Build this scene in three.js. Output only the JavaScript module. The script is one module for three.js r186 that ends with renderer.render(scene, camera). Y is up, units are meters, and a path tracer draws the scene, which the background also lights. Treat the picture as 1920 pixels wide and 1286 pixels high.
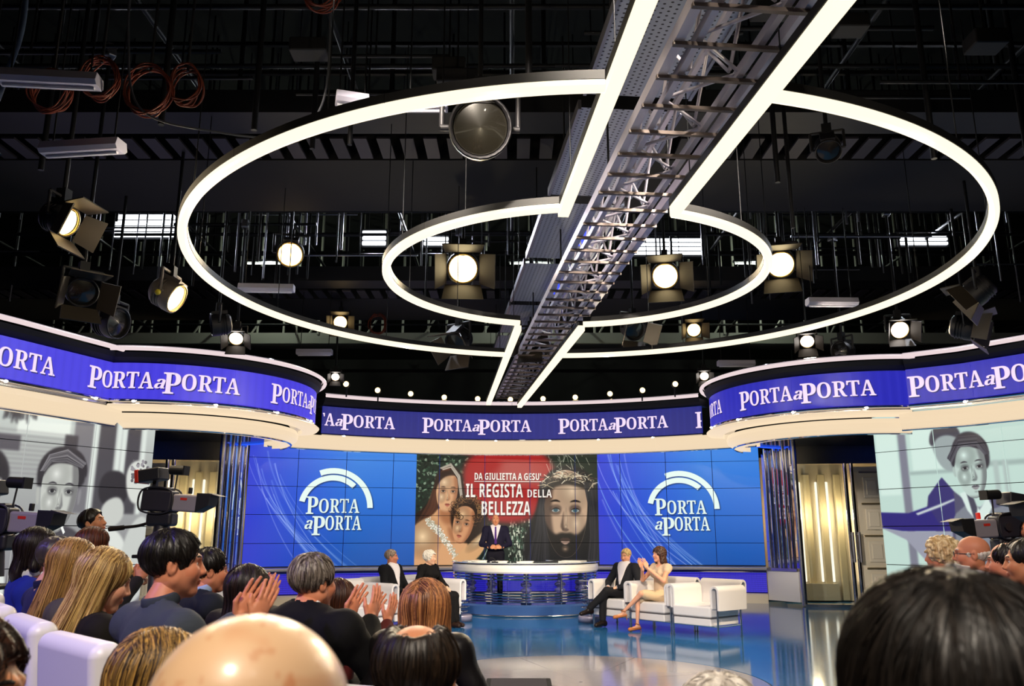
import * as THREE from 'three';
import { mergeGeometries } from 'three/addons/utils/BufferGeometryUtils.js';
import { RoundedBoxGeometry } from 'three/addons/geometries/RoundedBoxGeometry.js';

// ------------------------------------------------------------------ camera, background, exposure
const scene = new THREE.Scene();
scene.background = new THREE.Color(0x000000);
const camera = new THREE.PerspectiveCamera(45.06, 1920 / 1286, 0.05, 120);
camera.position.set(0, 1.57, 0);
camera.rotation.set(THREE.MathUtils.degToRad(12.97), 0, 0);
camera.focus = 14.5;
camera.userData.fStop = 6.3;
const renderer = new THREE.WebGLRenderer({ antialias: true });
renderer.toneMapping = THREE.LinearToneMapping;
renderer.toneMappingExposure = 1.0;
renderer.shadowMap.enabled = true;

const KEY = 260;      // candela of a stage key lamp
const RING = 1.3;    // glow of the cream light tubes
const LEDS = 1.0;     // glow of the video walls

// ------------------------------------------------------------------ helpers
const V = (x, y, z) => new THREE.Vector3(x, y, z);
const rad = THREE.MathUtils.degToRad;
function rng(seed) { let s = seed >>> 0; return () => { s = (s + 0x6d2b79f5) | 0; let t = Math.imul(s ^ (s >>> 15), 1 | s); t = (t + Math.imul(t ^ (t >>> 7), 61 | t)) ^ t; return ((t ^ (t >>> 14)) >>> 0) / 4294967296; }; }
const clamp = (x, a, b) => Math.min(b, Math.max(a, x));
const mix = (a, b, t) => a + (b - a) * t;
const smooth = (a, b, x) => { const t = clamp((x - a) / (b - a), 0, 1); return t * t * (3 - 2 * t); };
const C = (hex) => new THREE.Color(hex);
function mat(hex, roughness = 0.6, metalness = 0, o = {}) { return new THREE.MeshPhysicalMaterial({ color: C(hex), roughness, metalness, ...o }); }
function glow(hex, k, o = {}) { return new THREE.MeshStandardMaterial({ color: C(0x0a0a0a), roughness: 0.5, emissive: C(hex), emissiveIntensity: k, ...o }); }

const used = {};
function numbered(name) { const n = used[name] = (used[name] ?? -1) + 1; return n ? name + '_' + String(n).padStart(3, '0') : name; }
function thing(name, label, category, pos = [0, 0, 0], turn = 0, group) {
  const o = new THREE.Group(); o.name = numbered(name); scene.add(o);
  o.position.set(...pos); o.rotation.y = turn;
  o.userData = { label, category }; if (group) o.userData.group = group;
  return o;
}
function clean(g) {
  let q = g.index ? g.toNonIndexed() : g;
  for (const k of Object.keys(q.attributes)) if (!['position', 'normal', 'uv'].includes(k)) q.deleteAttribute(k);
  if (!q.attributes.uv) q.setAttribute('uv', new THREE.BufferAttribute(new Float32Array(q.attributes.position.count * 2), 2));
  return q;
}
const join = (list) => (Array.isArray(list) ? (list.length === 1 ? list[0] : mergeGeometries(list.map(clean))) : list);
function part(name, geos, m, parent, label) {
  const o = new THREE.Mesh(join(geos), m); o.name = name; o.castShadow = o.receiveShadow = true;
  if (label) o.userData.label = label;
  parent.add(o); return o;
}
function struct(name, geos, m, parent) {
  const o = new THREE.Mesh(join(geos), m); o.name = parent ? name : numbered(name); o.castShadow = o.receiveShadow = true;
  if (!parent) { o.userData.kind = 'structure'; scene.add(o); } else parent.add(o);
  return o;
}
function solo(name, label, category, geos, m, group) {
  const o = new THREE.Mesh(join(geos), m); o.name = numbered(name); o.castShadow = o.receiveShadow = true;
  o.userData = { label, category }; if (group) o.userData.group = group; scene.add(o); return o;
}
const put = (g, p = [0, 0, 0], r = [0, 0, 0]) => { if (r[0] || r[1] || r[2]) g.applyMatrix4(new THREE.Matrix4().makeRotationFromEuler(new THREE.Euler(...r))); return g.translate(...p); };
const box = (w, h, d, p, r) => put(new THREE.BoxGeometry(w, h, d), p, r);
const rbox = (w, h, d, rr, p, r, seg = 3) => put(new RoundedBoxGeometry(w, h, d, seg, rr), p, r);
const cyl = (r0, r1, h, p, r, seg = 20) => put(new THREE.CylinderGeometry(r0, r1, h, seg), p, r);
const ball = (r, p, s = [1, 1, 1], seg = 20) => new THREE.SphereGeometry(r, seg, Math.max(8, seg * 0.7 | 0)).scale(...s).translate(...p);
function rod(a, b, r, seg = 8) {
  const A = V(...a), B = V(...b), d = B.clone().sub(A), L = d.length();
  const g = new THREE.CylinderGeometry(r, r, L, seg);
  g.applyQuaternion(new THREE.Quaternion().setFromUnitVectors(V(0, 1, 0), d.normalize()));
  return g.translate((a[0] + b[0]) / 2, (a[1] + b[1]) / 2, (a[2] + b[2]) / 2);
}
function beam(a, b, w, h) {   // rectangular bar from a to b, h measured upwards
  const A = V(...a), B = V(...b), d = B.clone().sub(A), L = d.length();
  const g = new THREE.BoxGeometry(w, h, L), m = new THREE.Matrix4().lookAt(A, B, Math.abs(d.y) > 0.98 * L ? V(1, 0, 0) : V(0, 1, 0));
  return g.applyMatrix4(m).translate((a[0] + b[0]) / 2, (a[1] + b[1]) / 2, (a[2] + b[2]) / 2);
}
function tube(points, r, seg = 40, rs = 8, closed = false) { return new THREE.TubeGeometry(new THREE.CatmullRomCurve3(points.map((p) => V(...p)), closed), seg, r, rs, closed); }
const lathe = (pts, seg = 32, p) => put(new THREE.LatheGeometry(pts.map((q) => new THREE.Vector2(...q)), seg), p);
function extrude(pts, depth, bevel = 0, o = {}) {
  const s = new THREE.Shape(pts.map((q) => new THREE.Vector2(...q)));
  return new THREE.ExtrudeGeometry(s, { depth, bevelEnabled: bevel > 0, bevelSize: bevel, bevelThickness: bevel, bevelSegments: 2, curveSegments: 12, ...o });
}
// A profile of [outwards, up] points carried along a plan path of [x, z] points that runs from the stage's left to its right; outwards is towards the stage.
function frames(path) {
  const n = path.length, out = []; let s = 0;
  for (let i = 0; i < n; i++) {
    const a = path[Math.max(0, i - 1)], b = path[Math.min(n - 1, i + 1)];
    let dx = b[0] - a[0], dz = b[1] - a[1]; const l = Math.hypot(dx, dz) || 1; dx /= l; dz /= l;
    if (i) s += Math.hypot(path[i][0] - path[i - 1][0], path[i][1] - path[i - 1][1]);
    out.push({ x: path[i][0], z: path[i][1], nx: -dz, nz: dx, s });
  }
  return out;
}
function sweep(path, prof, s0 = 0, us = 1, vs = 1, closed = true) {
  const F = Array.isArray(path[0]) ? frames(path) : path, P = [], N = [], U = [], m = prof.length, e = closed ? m : m - 1;
  const pos = (f, q) => [f.x + f.nx * q[0], q[1], f.z + f.nz * q[0]];
  const tri = (a, b, c, n, ua, ub, uc) => {
    const ab = [b[0] - a[0], b[1] - a[1], b[2] - a[2]], ac = [c[0] - a[0], c[1] - a[1], c[2] - a[2]];
    const cr = [ab[1] * ac[2] - ab[2] * ac[1], ab[2] * ac[0] - ab[0] * ac[2], ab[0] * ac[1] - ab[1] * ac[0]];
    const list = cr[0] * n[0][0] + cr[1] * n[0][1] + cr[2] * n[0][2] >= 0 ? [[a, n[0], ua], [b, n[1], ub], [c, n[2], uc]] : [[a, n[0], ua], [c, n[2], uc], [b, n[1], ub]];
    for (const [p, q, u] of list) { P.push(...p); N.push(...q); U.push(...u); }
  };
  let area = 0; for (let j = 0; j < m; j++) { const a = prof[j], b = prof[(j + 1) % m]; area += a[0] * b[1] - b[0] * a[1]; }
  const sgn = area >= 0 ? 1 : -1; let v = 0;
  for (let j = 0; j < e; j++) {
    const a = prof[j], b = prof[(j + 1) % m], l = Math.hypot(b[0] - a[0], b[1] - a[1]) || 1, no = sgn * (b[1] - a[1]) / l, ny = -sgn * (b[0] - a[0]) / l;
    for (let i = 0; i + 1 < F.length; i++) {
      const f = F[i], g = F[i + 1], nf = [f.nx * no, ny, f.nz * no], ng = [g.nx * no, ny, g.nz * no];
      const u0 = (f.s + s0) * us, u1 = (g.s + s0) * us, v0 = v * vs, v1 = (v + l) * vs;
      tri(pos(f, a), pos(g, a), pos(g, b), [nf, ng, ng], [u0, v0], [u1, v0], [u1, v1]);
      tri(pos(f, a), pos(g, b), pos(f, b), [nf, ng, nf], [u0, v0], [u1, v1], [u0, v1]);
    }
    v += l;
  }
  if (closed) for (const [f, d] of [[F[0], -1], [F[F.length - 1], 1]]) {
    const t = THREE.ShapeUtils.triangulateShape(prof.map((q) => new THREE.Vector2(...q)), []), n = [f.nz * d, 0, -f.nx * d];
    for (const [i, j, k] of t) tri(pos(f, prof[i]), pos(f, prof[j]), pos(f, prof[k]), [n, n, n], [0, 0], [0, 0], [0, 0]);
  }
  const g = new THREE.BufferGeometry();
  g.setAttribute('position', new THREE.BufferAttribute(new Float32Array(P), 3)); g.setAttribute('normal', new THREE.BufferAttribute(new Float32Array(N), 3)); g.setAttribute('uv', new THREE.BufferAttribute(new Float32Array(U), 2));
  return g;
}
// cut a framed path into pieces of about the given length, with a gap between them
function pieces(path, len, gap = 0.004) {
  const F = frames(path), total = F[F.length - 1].s, n = Math.max(1, Math.round(total / len)), out = [];
  const at = (s) => { let i = 0; while (i + 2 < F.length && F[i + 1].s < s) i++; const a = F[i], b = F[i + 1], t = clamp((s - a.s) / (b.s - a.s), 0, 1); return { x: mix(a.x, b.x, t), z: mix(a.z, b.z, t), nx: mix(a.nx, b.nx, t), nz: mix(a.nz, b.nz, t), s }; };
  for (let k = 0; k < n; k++) {
    const s0 = total * k / n + gap / 2, s1 = total * (k + 1) / n - gap / 2, q = Math.max(2, Math.ceil((s1 - s0) / 0.12));
    out.push(Array.from({ length: q + 1 }, (_, i) => at(mix(s0, s1, i / q))));
  }
  return out;
}
const arc = (cx, cz, r, a0, a1, n = 48) => Array.from({ length: n + 1 }, (_, i) => { const a = rad(mix(a0, a1, i / n)); return [cx + r * Math.cos(a), cz + r * Math.sin(a)]; });
const circleProf = (o, y, r, n = 12) => Array.from({ length: n }, (_, i) => [o + r * Math.cos(i / n * 2 * Math.PI), y + r * Math.sin(i / n * 2 * Math.PI)]);
function arc3(p, q, r, n = 66) {   // circle through three plan points
  const d = 2 * (p[0] * (q[1] - r[1]) + q[0] * (r[1] - p[1]) + r[0] * (p[1] - q[1]));
  const sq = (k) => k[0] * k[0] + k[1] * k[1];
  const cx = (sq(p) * (q[1] - r[1]) + sq(q) * (r[1] - p[1]) + sq(r) * (p[1] - q[1])) / d, cz = (sq(p) * (r[0] - q[0]) + sq(q) * (p[0] - r[0]) + sq(r) * (q[0] - p[0])) / d;
  const R = Math.hypot(p[0] - cx, p[1] - cz), ang = (k) => Math.atan2(k[1] - cz, k[0] - cx) * 180 / Math.PI;
  let a0 = ang(p), a1 = ang(r); if (a1 - a0 > 180) a1 -= 360; if (a1 - a0 < -180) a1 += 360;
  return arc(cx, cz, R, a0, a1, n);
}
function canvas(w, h) { const c = document.createElement('canvas'); c.width = w; c.height = h; return [c, c.getContext('2d')]; }
function tex(c, o = {}) { const t = new THREE.CanvasTexture(c); t.colorSpace = THREE.SRGBColorSpace; t.magFilter = THREE.LinearFilter; t.wrapS = t.wrapT = THREE.RepeatWrapping; Object.assign(t, o); return t; }
const hash = (x, y, z) => { let h = Math.imul(x, 374761393) ^ Math.imul(y, 668265263) ^ Math.imul(z, 2147483647 ^ 0x51ed27); h = Math.imul(h ^ (h >>> 13), 1274126177); return ((h ^ (h >>> 16)) >>> 0) / 4294967296; };
function vnoise(x, y, z) {
  const xi = Math.floor(x), yi = Math.floor(y), zi = Math.floor(z), f = (t) => t * t * (3 - 2 * t), u = f(x - xi), v = f(y - yi), w = f(z - zi);
  const l = (k) => mix(mix(hash(xi, yi, zi + k), hash(xi + 1, yi, zi + k), u), mix(hash(xi, yi + 1, zi + k), hash(xi + 1, yi + 1, zi + k), u), v);
  return mix(l(0), l(1), w);
}
function noiseTex(size, fn) {
  const d = new Uint8Array(size * size * 4);
  for (let y = 0; y < size; y++) for (let x = 0; x < size; x++) { const c = fn(x / size, y / size), i = (y * size + x) * 4; d[i] = c[0]; d[i + 1] = c[1]; d[i + 2] = c[2]; d[i + 3] = 255; }
  const t = new THREE.DataTexture(d, size, size); t.wrapS = t.wrapT = THREE.RepeatWrapping; t.magFilter = THREE.LinearFilter; t.needsUpdate = true; return t;
}

// ------------------------------------------------------------------ shared materials
const M = {
  black: mat(0x0b0b0d, 0.6), dark: mat(0x16161a, 0.7), soot: mat(0x060608, 0.9), slate: mat(0x121318, 0.6, 0.2), pipe: mat(0x15161b, 0.55, 0.5),
  steel: mat(0x8e8e98, 0.35, 0.9), alu: mat(0xbdb8c6, 0.42, 0.4), chrome: mat(0xd8d8de, 0.08, 1), softchrome: mat(0xc6c6cc, 0.2, 1), mirror: mat(0xd5d8e0, 0.03, 1),
  brass: mat(0xc9a25c, 0.28, 1), gold: mat(0xcdbb94, 0.3, 0.85), white: mat(0xe9e6e2, 0.45), leather: mat(0xdcd8da, 0.38, 0, { clearcoat: 0.15, clearcoatRoughness: 0.4 }), cream: mat(0xe9dcc4, 0.5),
  plastic: mat(0x24242b, 0.4), greyplastic: mat(0x8a8792, 0.45), red: mat(0xc22a1c, 0.5), orange: mat(0x6e280e, 0.6), cable: mat(0x4a4c54, 0.6),
  glass: mat(0xe8eef4, 0.03, 0, { transmission: 1, thickness: 0, ior: 1.5 }), frost: mat(0xf6f0e4, 0.6, 0, { transmission: 0.5, thickness: 0 }),
  barn: mat(0x3a3026, 0.55, 0.3), paper: mat(0xf0ede6, 0.8), lampgrey: mat(0x6f675f, 0.5, 0.3),
};
// ------------------------------------------------------------------ studio shell
struct('floor', box(44, 0.3, 52, [0, -0.17, -10]), mat(0x121216, 0.7));
struct('ceiling', box(44, 0.3, 52, [0, 10.65, -10]), M.soot);
struct('wall_back', box(44, 10.6, 0.3, [0, 5.2, -33]), M.soot);
struct('wall_front', box(44, 10.6, 0.3, [0, 5.2, 13]), M.soot);
struct('wall_left', box(0.3, 10.6, 46, [-19, 5.2, -10]), M.soot);
struct('wall_right', box(0.3, 10.6, 46, [19, 5.2, -10]), M.soot);

// glossy blue stage floor, cast in large sheets round a pale centre disc
const blueMap = (() => { const t = noiseTex(512, (u, v) => {
  const p = (f, k) => { const a = vnoise(u * f, v * f, k), b = vnoise((u - 1) * f, v * f, k), c = vnoise(u * f, (v - 1) * f, k), d = vnoise((u - 1) * f, (v - 1) * f, k); return mix(mix(a, b, u), mix(c, d, u), v); };
  const n = 0.5 * p(4, 1) + 0.3 * p(11, 2) + 0.2 * p(40, 3); return [26 + 30 * n, 82 + 46 * n, 138 + 44 * n]; }); t.colorSpace = THREE.SRGBColorSpace; t.repeat.set(0.22, 0.22); return t; })();
const stageBlue = new THREE.MeshPhysicalMaterial({ map: blueMap, roughness: 0.09, specularIntensity: 1, ior: 1.55 });
const CX = 0.75, CZ = -9.57;
function sector(r0, r1, a0, a1, y0, y1, n = 24) {
  const s = new THREE.Shape(); for (let i = 0; i <= n; i++) { const a = rad(mix(a0, a1, i / n)); s[i ? 'lineTo' : 'moveTo'](r1 * Math.cos(a), r1 * Math.sin(a)); }
  for (let i = n; i >= 0; i--) { const a = rad(mix(a0, a1, i / n)); s.lineTo(r0 * Math.cos(a), r0 * Math.sin(a)); }
  const g = new THREE.ExtrudeGeometry(s, { depth: y1 - y0, bevelEnabled: false, curveSegments: 1 });
  return g.rotateX(-Math.PI / 2).translate(0, y0, 0);
}
{
  const st = new THREE.Group(); st.name = 'floor_001'; st.userData = { kind: 'structure' }; scene.add(st); st.position.set(CX, 0, CZ);
  const pale = new THREE.MeshPhysicalMaterial({ color: C(0x8c8a94), roughness: 0.1, ior: 1.6 });
  for (let k = 0; k < 6; k++) struct('floor_sheet', sector(2.02, 16, 60 * k + 12, 60 * k + 71.98, -0.02, 0), stageBlue, st);
  for (let k = 0; k < 8; k++) struct('floor_tile', sector(0.02, 2.0, 45 * k + 20.15, 45 * k + 64.85, -0.02, 0, 12), pale, st);
  struct('floor_joint', sector(0.0, 2.03, 0, 359.9, -0.03, -0.006, 60), M.dark, st);
}

// ------------------------------------------------------------------ what the screens show
function streaks(g, x0, y0, w, h, seed, n = 16) {
  const r = rng(seed); g.save(); g.beginPath(); g.rect(x0, y0, w, h); g.clip(); g.lineCap = 'round';
  for (let i = 0; i < n; i++) {
    const a = r(), sx = x0 + w * (0.02 + 0.3 * a), bend = w * (0.32 + 0.4 * r()), t0 = r() * 0.5;
    for (const [lw, al] of [[9, 0.1], [4, 0.22], [1.6, 0.55]]) {
      g.strokeStyle = `rgba(${150 + 60 * r() | 0},${190 + 40 * r() | 0},255,${al * (0.3 + 0.7 * r())})`; g.lineWidth = lw * (0.4 + r());
      g.beginPath();
      for (let k = 0; k <= 24; k++) { const t = t0 + (1 - t0) * k / 24; const X = sx - w * 0.1 + bend * t * t + w * 0.05 * t, Y = y0 + h * t; k ? g.lineTo(X, Y) : g.moveTo(X, Y); }
      g.stroke();
    }
  }
  g.restore();
}
function spaced(g, text, x, y, width) {   // text squeezed or stretched to a width
  const w = g.measureText(text).width; g.save(); g.translate(x, y); g.scale(width / w, 1); g.fillText(text, 0, 0); g.restore();
}
function logo(g, x, y) {   // two arcs over the two-line title
  g.save(); g.translate(x, y); g.lineCap = 'butt'; g.shadowColor = 'rgba(0,20,60,0.8)'; g.shadowBlur = 4; g.shadowOffsetX = 3; g.shadowOffsetY = 3;
  g.strokeStyle = '#e9fbf4'; g.lineWidth = 22;
  g.beginPath(); g.arc(0, 0, 120, rad(193), rad(313)); g.stroke(); g.beginPath(); g.arc(2, -2, 145, rad(248), rad(359)); g.stroke();
  g.fillStyle = '#e6f6ee'; g.font = 'bold 92px serif'; spaced(g, 'P', -102, 20, 50); g.font = 'bold 74px serif'; spaced(g, 'ORTA', -54, 15, 160);
  g.font = 'italic bold 60px serif'; spaced(g, 'a', -106, 76, 34); g.font = 'bold 100px serif'; spaced(g, 'P', -76, 100, 54); g.font = 'bold 74px serif'; spaced(g, 'ORTA', -26, 80, 142);
  g.restore();
}
function shade(g, x, y, rx, ry, stops, rot = 0) {
  g.save(); g.translate(x, y); g.rotate(rot); g.scale(rx, ry);
  const q = g.createRadialGradient(0, 0, 0, 0, 0, 1); stops.forEach(([t, c]) => q.addColorStop(t, c)); g.fillStyle = q; g.beginPath(); g.arc(0, 0, 1, 0, 7); g.fill(); g.restore();
}
function outline(g, pts) { g.beginPath(); const n = pts.length, m = (a, b) => [(a[0] + b[0]) / 2, (a[1] + b[1]) / 2], s = m(pts[n - 1], pts[0]); g.moveTo(...s); for (let i = 0; i < n; i++) { const e = m(pts[i], pts[(i + 1) % n]); g.quadraticCurveTo(pts[i][0], pts[i][1], e[0], e[1]); } g.closePath(); }
function curve(g, pts, fill, blur = 0) { g.save(); if (blur) g.filter = `blur(${blur}px)`; g.fillStyle = fill; outline(g, pts); g.fill(); g.restore(); }
// a painted portrait face: centre, half width, half height, tilt, palette; side: which cheek lies in shade
function face(g, x, y, w, h, tilt, p, o = {}) {
  g.save(); g.translate(x, y); g.rotate(tilt); g.scale(w, h); const sd = o.side ?? 1, tn = (o.turn ?? 0.06) * sd;
  const shape = [[-0.9, -0.5], [-0.72, -1.0], [0, -1.2], [0.72, -1.0], [0.9, -0.5], [0.86, 0.15], [0.68, 0.62], [0.34, 0.98], [0, 1.06], [-0.34, 0.98], [-0.68, 0.62], [-0.86, 0.15]];
  curve(g, shape, p.skin, 1); outline(g, shape); g.save(); g.clip();
  shade(g, -0.25 * sd, -0.62, 0.8, 0.6, [[0, p.light], [1, 'rgba(0,0,0,0)']]); shade(g, -0.42 * sd, 0.2, 0.42, 0.4, [[0, p.light], [1, 'rgba(0,0,0,0)']]);
  curve(g, [[sd * 0.42, -1.1], [sd * 1.1, -0.8], [sd * 1.1, 1.1], [sd * 0.1, 1.2], [sd * 0.4, 0.7], [sd * 0.62, 0.1], [sd * 0.56, -0.5]], p.dim, 5);
  curve(g, [[-0.6, 0.9], [0, 1.0], [0.6, 0.9], [0.4, 1.3], [-0.4, 1.3]], p.dim, 4);
  for (const s of [-1, 1]) {
    const ex = tn + s * 0.4, ey = -0.12;
    curve(g, [[ex - 0.27, ey - 0.1], [ex, ey - 0.17], [ex + 0.27, ey - 0.1], [ex + 0.2, ey + 0.1], [ex, ey + 0.12], [ex - 0.2, ey + 0.1]], p.socket, 3);
    const lid = [[ex - 0.19, ey + 0.01], [ex - 0.06, ey - 0.055], [ex + 0.08, ey - 0.055], [ex + 0.19, ey], [ex + 0.06, ey + 0.04], [ex - 0.06, ey + 0.045]];
    curve(g, lid, p.eye, 0.8); g.save(); outline(g, lid); g.clip(); shade(g, ex, ey - 0.01, 0.1, 0.085 * w / h, [[0, p.iris], [0.75, p.iris], [1, 'rgba(0,0,0,0)']]); g.restore();
    curve(g, [[ex - 0.22, ey + 0.02], [ex - 0.06, ey - 0.08], [ex + 0.1, ey - 0.075], [ex + 0.22, ey], [ex + 0.08, ey - 0.045], [ex - 0.07, ey - 0.045]], p.brow, 0.8);
    curve(g, [[ex - 0.27 * s - 0.02, ey - 0.2], [ex, ey - 0.3], [ex + 0.3 * s, ey - 0.2], [ex, ey - 0.23]], p.brow, 1.4);
  }
  curve(g, [[tn + sd * 0.05, -0.2], [tn + sd * 0.14, 0.1], [tn + sd * 0.22, 0.32], [tn + sd * 0.02, 0.38], [tn + sd * 0.08, 0.2]], p.dim, 2.4);
  curve(g, [[tn - 0.17, 0.34], [tn, 0.31], [tn + 0.17, 0.34], [tn + 0.1, 0.4], [tn - 0.1, 0.4]], p.socket, 1.8);
  shade(g, tn - sd * 0.03, 0.1, 0.07, 0.34, [[0, p.light], [1, 'rgba(0,0,0,0)']]); shade(g, tn - sd * 0.02, 0.28, 0.09, 0.07, [[0, p.light], [1, 'rgba(0,0,0,0)']]);
  if (o.beard) { curve(g, [[-1.0, 0.0], [-0.7, 0.36], [-0.42, 0.5], [-0.2, 0.42], [0, 0.44], [0.2, 0.42], [0.42, 0.5], [0.7, 0.36], [1.0, 0.0], [1, 1.3], [-1, 1.3]], p.hair, 4); shade(g, tn, 0.82, 0.24, 0.14, [[0, p.skin], [1, 'rgba(0,0,0,0)']]); }
  curve(g, [[tn - 0.28, 0.62], [tn - 0.08, 0.54], [tn, 0.57], [tn + 0.08, 0.54], [tn + 0.28, 0.62], [tn, 0.64]], p.lipDark ?? p.socket, 1); curve(g, [[tn - 0.24, 0.63], [tn, 0.65], [tn + 0.24, 0.63], [tn, 0.75]], p.lip, 1); curve(g, [[tn - 0.16, 0.78], [tn + 0.16, 0.78], [tn, 0.83]], p.dim, 2);
  g.restore();
  if (o.cigarette) { g.save(); g.translate(0.16, 0.66); g.rotate(0.85); g.fillStyle = '#f4f6f2'; g.fillRect(0, -0.05, 0.52, 0.1); g.restore(); }
  g.restore();
}
function strands(g, pts0, pts1, n, color, lw, seed) {   // hair strokes between two guide curves
  const r = rng(seed);
  for (let i = 0; i < n; i++) { const t = r(); g.strokeStyle = color(r()); g.lineWidth = lw * (0.5 + r()); g.beginPath(); pts0.forEach((p, k) => { const q = pts1[k], X = mix(p[0], q[0], t) + (r() - 0.5) * lw * 2, Y = mix(p[1], q[1], t) + (r() - 0.5) * lw * 2; k ? g.lineTo(X, Y) : g.moveTo(X, Y); }); g.stroke(); }
}
const backScreen = (() => {
  const W = 2046, H = 484, [c, g] = canvas(W, H), q = W / 11;   // 168 px a metre
  const bg = g.createLinearGradient(0, 0, 0, H); bg.addColorStop(0, '#3f8ae6'); bg.addColorStop(0.5, '#2e70d2'); bg.addColorStop(1, '#1c55aa'); g.fillStyle = bg; g.fillRect(0, 0, W, H);
  for (const x of [0, q * 7.5]) { const v = g.createLinearGradient(x, 0, x + q * 2.2, 0); v.addColorStop(0, 'rgba(52,52,205,0.8)'); v.addColorStop(1, 'rgba(40,60,220,0)'); g.fillStyle = v; g.fillRect(x, 0, q * 2.2, H); }
  streaks(g, 0, 0, q * 2.6, H, 5, 15); streaks(g, q * 7.5, 0, q * 2.7, H, 9, 15);
  logo(g, q * 1.74, 268); logo(g, q * 9.27, 270);
  // title card, in a frame 955 wide and 627 high
  const x0 = q * 3.5, k = 4 * q / 955; g.save(); g.beginPath(); g.rect(x0, 0, 4 * q, H); g.clip(); g.translate(x0, 0); g.scale(k, k);
  const r = rng(31); g.fillStyle = '#18261e'; g.fillRect(0, 0, 955, 640);
  for (let i = 0; i < 700; i++) { const X = r() * 420, Y = r() * 420; g.fillStyle = ['#2c4a36', '#0c1611', '#6f8f70', '#a9bfa4', '#1d3527', '#0a120e'][r() * 6 | 0]; g.globalAlpha = 0.7; g.beginPath(); g.ellipse(X, Y, 3 + 9 * r(), 2 + 6 * r(), r() * 3, 0, 7); g.fill(); } g.globalAlpha = 1;
  for (let i = 0; i < 260; i++) { g.fillStyle = ['#7d8a76', '#c5cbb4', '#2c3a2e', '#0c120e', '#46614e'][r() * 5 | 0]; g.fillRect(480 + 110 * r(), 390 + 250 * r(), 3 + 6 * r(), 5 + 22 * r()); }
  curve(g, [[230, 120], [330, 30], [500, 10], [660, 30], [740, 140], [720, 300], [600, 400], [420, 420], [270, 330]], '#a5161b', 10);
  const warm = { skin: '#d9a67a', light: 'rgba(255,234,196,0.6)', dim: 'rgba(126,66,38,0.55)', socket: 'rgba(84,42,26,0.45)', eye: '#c9b9a6', iris: '#191414', brow: '#2a1712', lip: '#b25a4a', lipDark: '#7c3026', hair: '#1e120e' };
  // woman with long dark hair
  curve(g, [[90, 260], [100, 160], [150, 115], [215, 120], [252, 200], [245, 330], [200, 420], [110, 420], [40, 470], [-30, 500], [-20, 380], [50, 330]], '#23130e', 2);
  strands(g, [[140, 130], [95, 220], [60, 320], [-20, 460]], [[185, 125], [125, 220], [120, 340], [60, 430]], 80, (t) => `rgba(${60 + 50 * t},${32 + 26 * t},${20 + 16 * t},0.55)`, 1.6, 3);
  curve(g, [[-40, 470], [20, 400], [90, 375], [120, 330], [200, 330], [215, 380], [250, 430], [280, 520], [250, 660], [-40, 660]], '#d8a172', 2);
  curve(g, [[110, 340], [200, 335], [215, 400], [170, 430], [130, 400]], 'rgba(130,66,36,0.55)', 8); shade(g, 40, 480, 110, 120, [[0, 'rgba(255,228,182,0.8)'], [1, 'rgba(0,0,0,0)']]); curve(g, [[160, 420], [200, 440], [215, 520], [180, 500]], 'rgba(120,60,34,0.5)', 6);
  face(g, 160, 262, 64, 92, 0.04, warm, { side: 1, turn: 0.1 });
  curve(g, [[92, 210], [120, 150], [190, 140], [215, 170], [160, 168], [118, 200], [100, 260]], '#2a1710', 2);
  strands(g, [[120, 130], [180, 105], [230, 170], [245, 290]], [[140, 142], [180, 130], [215, 180], [232, 290]], 40, (t) => `rgba(${150 + 80 * t},${140 + 80 * t},${124 + 80 * t},0.6)`, 1.6, 8);
  for (let i = 0; i < 420; i++) { const t = r(), s = r(); g.fillStyle = s > 0.5 ? '#efeadb' : '#b0ab94'; const X = 60 + 165 * t + 26 * (r() - 0.5), Y = 395 + 210 * t * (0.6 + 0.4 * t) + 34 * (r() - 0.5); g.fillRect(X, Y, 6, 6); }
  // young man with dark curls
  curve(g, [[175, 380], [200, 300], [270, 280], [350, 320], [390, 420], [350, 500], [260, 520], [200, 470]], '#25160f', 3);
  face(g, 246, 425, 60, 88, 0.22, { ...warm, skin: '#d2966a', light: 'rgba(255,222,172,0.7)' }, { side: 1, turn: -0.12 });
  for (let i = 0; i < 300; i++) { const t = r() * 6.28, X = 275 + 92 * Math.cos(t) * (0.55 + 0.5 * r()), Y = 345 + 68 * Math.sin(t) * (0.6 + 0.5 * r()); if (Y > 385 && X < 300) continue; g.strokeStyle = ['#170d09', '#3d2517', '#5c3820', '#9a7044'][r() * 4 | 0]; g.lineWidth = 2.4; g.beginPath(); g.arc(X, Y, 5 + 8 * r(), r() * 6, r() * 6 + 2.2); g.stroke(); }
  curve(g, [[150, 640], [250, 540], [330, 470], [400, 425], [440, 440], [390, 520], [300, 610], [240, 660], [140, 660]], '#d6a472', 2); shade(g, 340, 490, 110, 34, [[0, 'rgba(255,232,190,0.85)'], [1, 'rgba(0,0,0,0)']], -0.72);
  curve(g, [[280, 660], [340, 570], [400, 470], [450, 480], [440, 660]], '#1c2a25', 1); for (let i = 0; i < 8; i++) { g.strokeStyle = i % 2 ? '#8a9c90' : '#0e1512'; g.lineWidth = 6; g.beginPath(); g.moveTo(300 + i * 17, 660); g.lineTo(390 + i * 9, 500); g.stroke(); }
  // bearded man
  curve(g, [[560, 660], [560, 480], [610, 400], [640, 300], [660, 200], [720, 120], [860, 110], [955, 200], [980, 660]], '#0c0f12', 4);
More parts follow.
